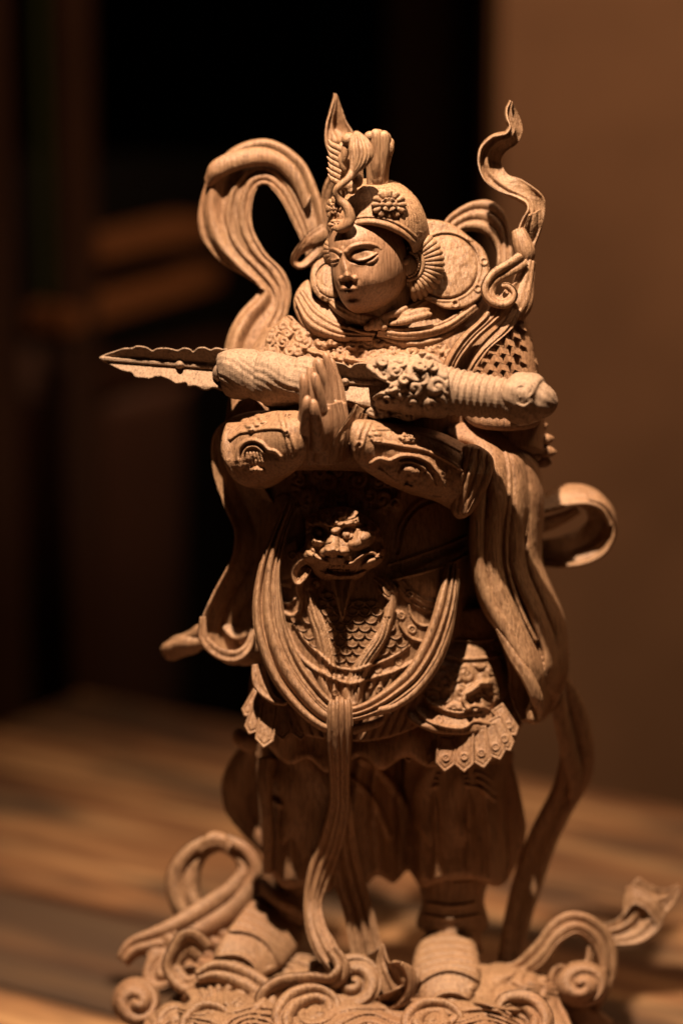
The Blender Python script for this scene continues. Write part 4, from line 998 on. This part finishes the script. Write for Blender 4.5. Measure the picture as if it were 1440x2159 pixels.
def cloth_h(X, Y):
    H = skirt_base(X, Y)+np.interp(np.abs(X-700), [0, 120, 260], [0, 0, -24])
    H = H+9*np.sin((X-.25*(Y-1500))*.075+1.5*vnoise(X, Y, 80, 120, 8))+5*np.sin(X*.021+Y*.05)
    return H
relief('under_skirt', st, WOOD, [(548, 1440), (620, 1520), (760, 1540), (900, 1520), (1080, 1500), (1085, 1560), (1060, 1590), (1015, 1612), (965, 1600), (905, 1618), (855, 1596), (805, 1624), (765, 1596), (735, 1606), (690, 1630), (650, 1600), (610, 1612), (570, 1580), (552, 1540)], cloth_h, back=0, step=3, edge=14)
# pointed hem plates
def lappet(cx, cy, w, h, dx, d0, rivet=True, rot=0, name='hem_plate', lab=None):
    c, s = cos(radians(rot)), sin(radians(rot))
    base = [(-w/2, -h), (w/2, -h), (w/2, -w*.28), (0, w*.16), (-w/2, -w*.28)]
    pts = [(cx+x*c-y*s, cy+x*s+y*c) for x, y in base]
    pts2 = []
    for a, b_ in zip(pts, pts[1:]+pts[:1]):
        for t in np.linspace(0, 1, 6, endpoint=False): pts2.append((a[0]+(b_[0]-a[0])*t, a[1]+(b_[1]-a[1])*t))
    def hh(X, Y):
        s_ = sd(X, Y, pts)
        H = d0+dx*(X-cx)/w*10+.32*(Y-cy)+2.5*rnd(np.clip(np.abs(s_+6)/2, 0, 1))*-1
        if rivet: 
            rx, ry = cx-(-w*.55)*s*1.0*0, cy-h*.33
            H = ring(H, X, Y, cx+h*.33*s, cy-h*.33*c, 6.5, 2.2, 4); H = dome(H, X, Y, cx+h*.33*s, cy-h*.33*c, 3.4, 3.4, 3)
        return H
    return relief(name, st, WOOD, pts2, hh, back=d0-14-.3*h, step=1.8, edge=2.5, smoothpoly=False)
for x, y, w_, h_, dx_, d_, r_ in ((938, 1622, 42, 74, -.2, 244, 4), (978, 1623, 43, 84, .1, 244, 0), (1019, 1615, 40, 84, .3, 236, -10), (1053, 1598, 38, 76, .4, 222, -20)):
    lappet(x, y, w_, h_, dx_, d_, rot=r_)
for x, y, w_, h_, d_, r_ in ((898, 1612, 38, 76, 206, 4), (1074, 1580, 34, 76, 214, -26), (1086, 1548, 30, 70, 195, -34), (861, 1602, 38, 76, 196, 3)):
    lappet(x, y, w_, h_, 0, d_, rot=r_)
for x, y, w_, h_, d_, r_ in ((517, 1508, 26, 78, 200, 30), (527, 1545, 32, 96, 222, 20), (556, 1572, 40, 104, 238, 8), (596, 1556, 36, 84, 222, -4), (634, 1556, 36, 80, 216, -4)):
    lappet(x, y, w_, h_, 0, d_, rivet=False, rot=r_)
rib('hip_ribbon', st, WOOD, [(545, 1400, 220, 30, 10), (550, 1440, 232, 34, 20), (575, 1470, 240, 26, 50), (600, 1478, 236, 18, 60), (590, 1460, 230, 12, 60)], th=8, n=60, m=18, prof=ridges((.4, .2, 5)))

# ================================================================== LEGS
def fold_disp(seed, amp, k):
    def f(th, t, c): return amp*np.sin(th*k+3*np.sin(t*6+seed)+seed)*(.5+.5*np.sin(t*pi))+amp*.6*vnoise(c[..., 0], c[..., 1], 30, 50, seed)*2
    return f
tube('trouser_leg', st, WOOD, [(660, 1560, 50, 112), (665, 1650, 52, 112), (672, 1740, 50, 104), (680, 1810, 45, 92), (675, 1850, 40, 60)], m=70, n=80, disp=fold_disp(2, 5, 7))
tube('trouser_leg', st, WOOD, [(950, 1560, 45, 106), (955, 1650, 48, 100), (955, 1740, 45, 94), (955, 1800, 42, 86), (955, 1850, 40, 66)], m=70, n=80, disp=fold_disp(5, 5, 7))
def trousers_h(X, Y):
    ql = np.abs(X-690)/(150+.0*Y); qr = np.abs(X-962)/108
    HL = 20+118*rnd(np.clip(ql, 0, .99)); HR = 20+112*rnd(np.clip(qr, 0, .99))
    H = np.maximum(HL, HR)+.02*(1700-Y)
    def f(pts, w, h, w2=None): 
        nonlocal H
        H = stroke(H, X, Y, pts, w, h, w2, soft=True)
    for k, (x0, x1) in enumerate(((585, 575), (622, 610), (660, 655), (745, 735), (782, 800), (825, 845))):
        f([(x0+20, 1585), (x0+8, 1650), ((x0+x1)/2, 1730), (x1, 1850)], 17, 16-(k % 2)*5, 22)
    for k, (x0, x1) in enumerate(((885, 885), (915, 920), (985, 990), (1020, 1035))):
        f([(960+(x0-960)*.5, 1600), (x0, 1660), (x1, 1770), (x1, 1850)], 14, 14, 20)
    f([(760, 1600), (800, 1625), (850, 1690), (866, 1780)], 12, 18, 20); f([(740, 1640), (790, 1690), (820, 1760)], 12, 12)
    for sg in (-1, 1):
        for k in range(3): f([(955+sg*18, 1636+k*9), (955+sg*55, 1630+k*16), (955+sg*88, 1650+k*18)], 7, 12)
    f([(880, 1600), (950, 1612), (1030, 1600)], 6, 10)
    f([(560, 1655), (600, 1668), (640, 1662)], 10, 14); f([(565, 1680), (600, 1700), (650, 1690)], 10, 12)
    H = H-26*np.clip(1-np.abs(X-(866+.02*(Y-1700)))/16, 0, 1)
    H = H+10*vnoise(X, Y, 60, 90, 17)
    return H
relief('trousers', st, WOOD, [(548, 1560), (700, 1560), (860, 1560), (1060, 1570), (1082, 1620), (1100, 1690), (1108, 1760), (1085, 1830), (1050, 1870), (985, 1850), (920, 1862), (890, 1872), (872, 1850), (858, 1836), (830, 1862), (796, 1846), (768, 1866), (720, 1862), (690, 1880), (640, 1868), (600, 1872), (566, 1830), (552, 1760), (545, 1660)],
       trousers_h, back=-60, step=2.4, edge=16, carve=1.5)
# shin guards and boots
def shin_h(X, Y):
    H = -8+98*rnd(np.clip(np.abs(X-952)/82, 0, .98))
    H = stroke(H, X, Y, [(922, 1755), (935, 1745), (950, 1748), (965, 1745), (978, 1758)], 5, 8)
    H = stroke(H, X, Y, [(950, 1765), (950, 1860)], 4, 4); H = stroke(H, X, Y, [(900, 1905), (950, 1912), (1000, 1905)], 4, 6)
    H = stroke(H, X, Y, [(895, 1930), (950, 1938), (1010, 1930)], 3.5, 6); H = stroke(H, X, Y, [(880, 1800), (915, 1760), (950, 1750), (990, 1765), (1040, 1830)], 3, 7)
    return H
relief('shin_guard', st, WOOD, [(885, 1780), (915, 1745), (955, 1735), (1000, 1755), (1055, 1835), (1045, 1865), (1030, 1862), (1020, 1900), (1022, 1960), (885, 1960), (890, 1900), (880, 1850)], shin_h, back=0, step=2.5, edge=14)
tube('ankle', st, WOOD, [(955, 1850, 30, 62), (958, 1930, 20, 58), (955, 2000, 40, 62)], m=30)
tube('ankle', st, WOOD, [(640, 1820, 30, 60), (628, 1880, 10, 52), (610, 1930, 0, 54)], m=30)
def boot_h(cx, cy, rx, ry, d0, lean):
    def h(X, Y):
        c, s = cos(radians(lean)), sin(radians(lean)); u = (X-cx)*c+(Y-cy)*s; v = -(X-cx)*s+(Y-cy)*c
        H = d0+1.35*v+80*rnd(np.clip(np.hypot(u/rx, v/ry), 0, .99))
        for vv, hh in ((-.72, 5), (-.56, 4), (-.40, 4), (-.26, 4), (-.12, 3)):
            H = H+hh*rnd(np.clip(np.abs(v/ry-vv-.25*(u/rx)**2)/.045, 0, 1))
        q1 = v/ry-.02-.50*(u/rx)**2; H = H-9*np.clip(q1/.06, 0, 1)+4*rnd(np.clip(np.abs(q1+.03)/.04, 0, 1))
        q2 = v/ry-.50-.55*(u/(rx*.8))**2; H = H-10*np.clip(q2/.05, 0, 1)+5*rnd(np.clip(np.abs(q2+.03)/.05, 0, 1))
        H = H+6*rnd(np.clip(np.hypot((u-rx*.62)/(rx*.13), (v-ry*.4)/(ry*.09)), 0, 1))
        return H
    return h
relief('boot', st, WOOD, [(905, 1965), (950, 1958), (985, 1968), (1005, 2000), (1012, 2050), (1005, 2090), (975, 2118), (925, 2125), (880, 2110), (868, 2070), (872, 2020), (885, 1985)], boot_h(942, 2045, 88, 98, 150, -4), back=20, step=2.2, edge=12)
relief('boot', st, WOOD, [(560, 1885), (605, 1888), (640, 1920), (645, 1965), (620, 2010), (585, 2045), (535, 2065), (480, 2055), (452, 2030), (458, 1995), (500, 1935), (530, 1900)], boot_h(548, 1975, 98, 112, 62, 32), back=-80, step=2.2, edge=12)
strip('boot_flap', st, WOOD, [(556, 1850, 20), (586, 1880, 66), (616, 1898, 80), (645, 1912, 70)], [(545, 1885, 30), (575, 1905, 76), (605, 1922, 86), (640, 1935, 76)], ridges((.5, .3, 5)), th=10, n=40, m=16)

# ================================================================== DRAPES AND SCARVES ROUND THE BODY
# broad sleeve drape at the right
def rdrape_h(X, Y):
    xl = si(Y, [890, 1000, 1100, 1200, 1300, 1400, 1520], [960, 1000, 990, 992, 1030, 1090, 1120])
    xr = si(Y, [890, 960, 1050, 1180, 1300, 1400, 1520], [1060, 1128, 1145, 1142, 1190, 1198, 1140])
    u = np.clip((X-xl)/np.maximum(xr-xl, 30), 0, 1)
    H = si(Y, [890, 960, 1050, 1200, 1400, 1520], [95, 165, 185, 190, 200, 190])
    H = H*(1-.62*u**2.2)-12
    R = np.zeros(X.shape)
    def rg(pts, w, h, w2=None): 
        nonlocal R
        R = np.maximum(R, stroke(np.zeros(X.shape), X, Y, pts, w, h, w2))
    rg([(950, 906), (1000, 915), (1040, 955), (1052, 1040), (1040, 1120), (1042, 1200), (1070, 1290), (1108, 1370), (1136, 1450), (1138, 1505)], 27, 30, 24)
    rg([(990, 893), (1055, 912), (1090, 970), (1098, 1060), (1088, 1140), (1096, 1210), (1130, 1290), (1160, 1370), (1166, 1450)], 24, 30, 18)
    rg([(1050, 893), (1105, 945), (1128, 1030), (1126, 1120), (1124, 1180), (1152, 1255), (1180, 1330), (1186, 1400), (1176, 1460)], 19, 26, 18)
    rg([(1012, 1000), (1006, 1110), (1010, 1190), (1034, 1270), (1078, 1345), (1112, 1405), (1132, 1470), (1128, 1515)], 17, 34, 24)
    rg([(1020, 905), (1066, 950), (1076, 1030), (1068, 1120), (1070, 1200), (1100, 1290), (1128, 1350)], 9, 26, 5)
    rg([(1075, 905), (1112, 960), (1116, 1060), (1108, 1130)], 8, 22, 4)
    return H+R
relief('sleeve_drape', st, WOOD, [(938, 907), (960, 893), (1000, 887), (1050, 891), (1092, 912), (1127, 960), (1145, 1030), (1146, 1100), (1143, 1180), (1165, 1240), (1189, 1300), (1198, 1370), (1196, 1430), (1174, 1484), (1142, 1521), (1116, 1524), (1108, 1500), (1118, 1470), (1106, 1425), (1080, 1382), (1050, 1335), (1018, 1290), (998, 1230), (989, 1150), (992, 1080), (1004, 1020), (990, 975), (962, 935)],
       rdrape_h, back=-20, step=2.2, edge=10, carve=1.2)
strip('sleeve_lining', st, WOOD, [(1045, 1330, 150), (1070, 1400, 140), (1075, 1460, 140), (1100, 1515, 150)], [(1110, 1380, 130), (1130, 1430, 120), (1135, 1480, 120), (1125, 1522, 140)], ridges((.5, .3, 6)), th=10, n=60, m=20, bow=-12)
rib('sleeve_edge', st, WOOD, [(1048, 1325, 206, 10, 0), (1085, 1385, 216, 26, 20), (1115, 1430, 220, 32, 30), (1135, 1480, 210, 30, 30), (1130, 1515, 180, 16, 30), (1105, 1518, 160, 8, 20)], th=9, n=80, m=18, bow=5, prof=ridges((.5, .3, 5)))
# drape at the left
strip('sleeve_drape', st, WOOD,
      [(520, 872, 110), (470, 895, 90), (451, 935, 80), (455, 1000, 80), (478, 1070, 85), (497, 1120, 90), (488, 1180, 95), (450, 1250, 100), (425, 1310, 100), (430, 1355, 104), (460, 1386, 110), (492, 1390, 118), (520, 1375, 120), (535, 1340, 110)],
      [(560, 900, 120), (530, 940, 118), (540, 990, 120), (570, 1050, 125), (600, 1090, 130), (610, 1140, 130), (600, 1190, 120), (580, 1240, 110), (560, 1280, 95), (545, 1310, 80), (530, 1330, 76), (525, 1340, 78), (530, 1335, 84), (540, 1320, 90)],
      lambda U, T: 9*np.abs(np.sin(pi*(3*U+.2*np.sin(T*6))))**.7+14*rnd(np.clip(np.abs(U-.03)/.06, 0, 1))-38*np.sin(pi*np.clip(U,0,1))**.7*np.clip((T-.1)*5,0,1), n=200, m=70, th=12)
rib('drape_hem', st, WOOD, [(430, 1300, 122, 16, 30), (432, 1345, 130, 24, 20), (462, 1376, 136, 26, 10), (497, 1382, 138, 26, 10), (522, 1362, 130, 20, 20), (532, 1325, 118, 12, 30)], th=9, n=90, m=18, bow=-4, prof=ridges((.3, .2, 4)))
rib('drape_fold', st, WOOD, [(470, 1310, 60, 20, 20), (495, 1335, 80, 26, 30), (520, 1330, 96, 22, 40), (535, 1300, 96, 10, 40)], th=8, n=50, m=14)
tube('scarf_end', st, WOOD, [(432, 1348, 40, 16), (405, 1354, 20, 24), (380, 1362, 0, 22), (358, 1372, -10, 20), (347, 1378, -14, 12)], m=20, disp=lambda th, t, c: 3*np.sin(th*3+t*4))
tube('scarf_end', st, WOOD, [(440, 1320, 50, 10), (425, 1330, 40, 16), (400, 1346, 20, 14), (372, 1350, 6, 10), (352, 1360, 0, 5)], m=16)
# loop at the right hip
strip('scarf_loop', st, WOOD, [(1120, 1060, -70), (1142, 1042, -100), (1182, 1021, -120), (1234, 1021, -125), (1272, 1044, -120), (1292, 1085, -110), (1297, 1115, -95)],
      [(1120, 1085, -30), (1145, 1078, -36), (1172, 1072, -40), (1203, 1062, -42), (1240, 1060, -42), (1268, 1070, -42), (1288, 1104, -46)], ridges((.5, .25, 3)), n=90, m=22, th=10, bow=5)
strip('scarf_loop', st, WOOD, [(1240, 1058, -46), (1270, 1068, -46), (1291, 1098, -46), (1294, 1130, -46), (1275, 1165, -46), (1240, 1185, -48), (1195, 1193, -50), (1150, 1192, -60), (1110, 1185, -70)],
      [(1222, 1072, -90), (1232, 1078, -110), (1236, 1092, -125), (1228, 1105, -130), (1212, 1115, -130), (1195, 1122, -125), (1175, 1130, -115), (1150, 1135, -105), (1110, 1140, -100)], ropes(3, 7, .6, .03), n=110, m=40, th=10, bow=-26)
strip('scarf_loop', st, WOOD, [(1110, 1095, -60), (1145, 1092, -70), (1185, 1080, -90), (1215, 1068, -100)], [(1110, 1130, -80), (1145, 1124, -95), (1185, 1108, -110), (1225, 1082, -120)], None, n=50, m=16, th=8, bow=8)
# scarf falling behind on the right
strip('trailing_scarf', st, WOOD, [(1195, 1420, 20), (1222, 1460, 10), (1245, 1520, 0), (1254, 1590, -10), (1245, 1650, -20), (1205, 1720, -30), (1172, 1790, -35), (1145, 1870, -30), (1120, 1950, -10), (1105, 2040, 20)],
      [(1160, 1480, 40), (1172, 1520, 30), (1178, 1560, 20), (1180, 1600, 10), (1165, 1660, 0), (1130, 1730, 0), (1100, 1800, 5), (1080, 1870, 15), (1062, 1950, 30), (1050, 2040, 50)],
      lambda U, T: 14*np.sin(pi*np.clip((U-.1*T)/.5, 0, 1))+10*np.sin(pi*np.clip((U-.5)/.5, 0, 1)), n=160, m=44, th=12)
strip('trailing_scarf', st, WOOD, [(1190, 1440, 30), (1200, 1500, 20), (1215, 1560, 10), (1225, 1620, 0), (1210, 1690, -8)], [(1165, 1500, 50), (1178, 1560, 40), (1190, 1610, 30), (1200, 1650, 20), (1200, 1690, 4)], ridges((.5, .4, 6)), n=70, m=18, th=9, bow=6)
# scarf behind the left leg
strip('trailing_scarf', st, WOOD, [(520, 1560, -30), (485, 1600, -50), (465, 1650, -60), (472, 1710, -60), (505, 1755, -50), (550, 1800, -30), (580, 1840, 0)],
      [(560, 1580, -10), (550, 1620, -20), (545, 1660, -24), (548, 1700, -24), (560, 1740, -20), (580, 1780, -10), (600, 1820, 0)], ridges((.5, .3, 8)), n=90, m=26, th=12, bow=6)
multi('scarf_knot', st, WOOD, [ball(528, 1566, 20, 30, 22, 22, rot=15), ball(506, 1556, 10, 16, 20, 16), ball(556, 1590, 40, 16, 18, 16, rot=30)], remesh=2.4)
tube('hanging_cord', st, WOOD, [(565, 1600, 130, 20), (560, 1650, 140, 16), (562, 1700, 140, 12), (566, 1760, 130, 11), (565, 1840, 110, 10)], m=16)

# ================================================================== CLOUD BASE
def base_d(X, Y):
    return np.minimum(70+2.0*(Y-2010), 420+.5*(Y-2185))-.0012*np.abs(X-740)**2*(.4)
cloud = None
def base_h(X, Y):
    H = base_d(X, Y)
    H = H+34*vnoise(X, Y, 120, 56, 12)
    ph = 5.2*vnoise(X, Y, 130, 62, 41)+1.6*vnoise(X, Y, 60, 34, 42)
    H = H+20*np.abs(np.sin(pi*ph*1.3))**.55
    for cx, cy, r, hh, hd, tn in ((1075, 2085, 82, 20, 1, 1.3), (985, 2160, 90, 22, -1, 1.5), (470, 2120, 96, 20, -1, 1.4)):
        H = np.maximum(H, H+curl(np.zeros(X.shape), X, Y, cx, cy, r*1.15, hh*2.1, tn, hd, ry=r*.66))
    return H
cloud = relief('cloud_base', st, WOOD, [(330, 2010), (400, 1990), (470, 1985), (560, 2010), (640, 2010), (700, 2020), (800, 2040), (860, 2050), (930, 2045), (1000, 2030), (1060, 2030), (1110, 2045), (1165, 2060), (1180, 2110), (1200, 2150), (1210, 2230), (1000, 2290), (700, 2300), (450, 2280), (330, 2230), (300, 2170), (330, 2130), (400, 2110), (360, 2060)],
       base_h, back=-60, step=2.5, edge=12)
lofted('cloud_block', [(760, 2075, 360, 60, 20), (760, 2120, 410, 140, 60), (770, 2180, 430, 200, 110), (770, 2240, 420, 215, 140), (770, 2290, 380, 200, 150), (770, 2300, 300, 180, 150)], WOOD)
def cc(cx, cy, d, r, **k): return curlpiece('cloud_curl', cloud, cx, cy, d, r, **k)
cc(745, 2070, 262, 60, h=30, turns=2.0, hand=-1, sq=1.0, back=60, slope=(.1, .6), dm=-.35, ph=1)
cc(288, 2112, 150, 52, h=26, turns=1.4, sq=1.0, back=70, slope=(0, .5), dm=.5)
cc(1225, 2075, 130, 58, h=28, turns=1.5, hand=-1, sq=.85, back=50, slope=(0, .5), dm=.4)
cc(368, 2158, 260, 46, h=26, turns=1.1, hand=-1, back=60, slope=(0, .5))
rib('cloud_ribbon', st, WOOD, [(880, 2040, 240, 6, 0), (872, 2075, 270, 44, 60), (850, 2100, 295, 60, 60), (820, 2118, 295, 56, 40), (790, 2120, 285, 50, 20), (770, 2100, 270, 40, 10)], th=8, n=90, m=22, bow=-14)
strip('cloud_leaf', st, WOOD, [(802, 1988, 246), (790, 2030, 250), (800, 2080, 264), (830, 2130, 280)], [(806, 1990, 250), (818, 2030, 282), (850, 2030, 300), (866, 2060, 310)], ridges((.3, .1, 5), (.6, .1, 4)), th=8, n=60, m=26, bow=-16)
strip('cloud_leaf', st, WOOD, [(850, 2026, 306), (872, 2040, 290), (880, 2075, 290), (860, 2115, 300), (820, 2135, 300)], [(846, 2034, 312), (858, 2060, 312), (856, 2090, 312), (838, 2115, 312), (812, 2132, 306)], None, th=8, n=50, m=14, bow=6)
# loop of scarf at the left foot
rib('base_scarf', st, WOOD, [(258, 2026, 74, 34, 30), (282, 1998, 64, 48, 30), (322, 1984, 56, 58, 20), (375, 1968, 44, 72, 5), (440, 1934, 26, 84, 10), (500, 1888, 10, 76, 10), (527, 1838, -6, 60, 20), (508, 1796, -16, 52, 35), (462, 1776, -24, 44, 40), (416, 1798, -26, 56, 25), (388, 1846, -20, 74, 10), (392, 1900, -8, 70, 10), (425, 1945, 6, 60, 10), (470, 1985, 30, 60, 20)],
    ropes(2, 11, .6, .06), n=220, m=44, th=14, bow=5)
strip('scarf_fold', st, WOOD, [(425, 1770, -10), (445, 1752, -6), (475, 1756, 0), (490, 1775, 6)], [(420, 1800, 6), (440, 1788, 12), (462, 1786, 16), (480, 1800, 16)], ridges((.5, .3, 5)), n=40, m=16, th=9, bow=5)
strip('base_scarf', st, WOOD, [(280, 2000, 60), (310, 2010, 80), (300, 2050, 100), (310, 2085, 120), (350, 2080, 130), (375, 2065, 130), (395, 2085, 140), (390, 2110, 150)], [(370, 1960, 70), (390, 1990, 90), (350, 2020, 100), (345, 2040, 110), (375, 2040, 120), (405, 2030, 124), (430, 2060, 134), (440, 2090, 144)], ridges((.25, .15, 6), (.7, .15, 6)), n=140, m=26, th=12, bow=-10)
rib('base_scarf', st, WOOD, [(430, 2010, 150, 60, 10), (400, 1985, 150, 60, 20), (380, 2005, 152, 56, 30), (365, 2040, 160, 54, 40), (390, 2075, 176, 50, 40), (420, 2070, 186, 46, 50), (435, 2095, 192, 40, 50), (410, 2118, 190, 30, 50), (385, 2100, 186, 24, 50)], ropes(2, 7, .6), n=140, m=26, th=9)
rib('base_scarf', st, WOOD, [(700, 2000, 262, 30, 20), (722, 2040, 276, 40, 30), (700, 2070, 282, 46, 40), (650, 2078, 272, 60, 20), (590, 2085, 262, 56, 20), (560, 2110, 272, 50, 30), (580, 2135, 288, 40, 40), (600, 2150, 298, 30, 40), (570, 2165, 298, 30, 40)], ropes(2, 8, .6), n=140, m=28, th=10)
# scarf curl and leaf at the right
strip('base_scarf', st, WOOD, [(1062, 2035, 70), (1090, 2025, 76), (1130, 1985, 80), (1165, 1940, 76), (1205, 1922, 70), (1255, 1935, 64), (1292, 1975, 60), (1300, 2040, 64), (1280, 2100, 74), (1250, 2150, 90)],
      [(1085, 2062, 100), (1115, 2055, 106), (1150, 2030, 116), (1180, 1990, 112), (1215, 1970, 100), (1240, 1985, 92), (1255, 2010, 90), (1262, 2045, 94), (1250, 2080, 100), (1225, 2110, 110)], ropes(2.2, 11, .6, .05), n=160, m=44, th=12)
rib('base_scarf', st, WOOD, [(1245, 1995, 84, 16, 40), (1240, 2030, 94, 24, 50), (1215, 2052, 108, 34, 50), (1180, 2050, 118, 44, 40), (1175, 2080, 126, 50, 40), (1215, 2098, 130, 56, 30), (1255, 2080, 120, 44, 30), (1262, 2050, 110, 20, 30)], ropes(2, 7, .6), n=130, m=28, th=9)
strip('scarf_leaf', st, WOOD, [(1262, 1948, 20), (1300, 1935, 16), (1318, 1905, 10), (1325, 1870, 6), (1345, 1848, 0), (1370, 1862, -6), (1400, 1872, -10), (1430, 1862, -14)],
      [(1270, 1985, 44), (1310, 1992, 44), (1350, 1988, 44), (1380, 1970, 40), (1395, 1950, 32), (1400, 1930, 24), (1418, 1905, 10), (1434, 1872, -6)], ridges((.35, .1, 9, .5), (.75, .08, 7, .7)), n=120, m=34, th=9, bow=-12)
strip('scarf_leaf', st, WOOD, [(1310, 1930, 20), (1335, 1905, 30), (1365, 1920, 36), (1385, 1950, 36)], [(1318, 1868, 0), (1340, 1870, 20), (1385, 1895, 26), (1405, 1920, 20)], ridges((.5, .3, 5)), n=50, m=20, th=7, bow=-6)
tube('cloud_stub', st, WOOD, [(1165, 2110, 60, 26), (1210, 2130, 80, 34), (1245, 2150, 90, 28), (1285, 2165, 80, 14)], m=24, disp=lambda th, t, c: 3*np.sin(th*5+t*6))

# thick rolling cloud bands piled up at the front
for pts, kk in (([(415, 2060, 215, 30, 10), (455, 2048, 205, 52, 15), (510, 2062, 214, 62, 20), (555, 2092, 244, 60, 20), (560, 2125, 280, 52, 25), (525, 2142, 300, 44, 25), (498, 2126, 294, 34, 30), (508, 2108, 280, 20, 30)], 2),
                ([(600, 2178, 380, 40, 10), (596, 2140, 350, 54, 20), (622, 2108, 306, 58, 20), (668, 2096, 284, 50, 20), (700, 2116, 300, 44, 25), (694, 2146, 336, 36, 25), (668, 2148, 340, 24, 30)], 2),
                ([(395, 2190, 360, 40, 10), (400, 2158, 330, 50, 20), (430, 2132, 296, 52, 20), (468, 2140, 306, 44, 25), (470, 2166, 336, 32, 25), (446, 2172, 344, 20, 30)], 2),
                ([(880, 2190, 410, 50, 10), (868, 2156, 370, 56, 20), (892, 2130, 330, 56, 20), (938, 2128, 322, 48, 20), (962, 2150, 350, 40, 25), (944, 2168, 376, 28, 25)], 2),
                ([(1130, 2190, 380, 50, 10), (1140, 2150, 330, 56, 20), (1118, 2118, 286, 54, 20), (1072, 2112, 276, 44, 25), (1056, 2134, 304, 34, 25), (1076, 2146, 320, 22, 30)], 2)):
    rib('cloud_band', st, WOOD, pts, ropes(kk, 10, .6, .04), n=140, m=34, th=16, bow=6)
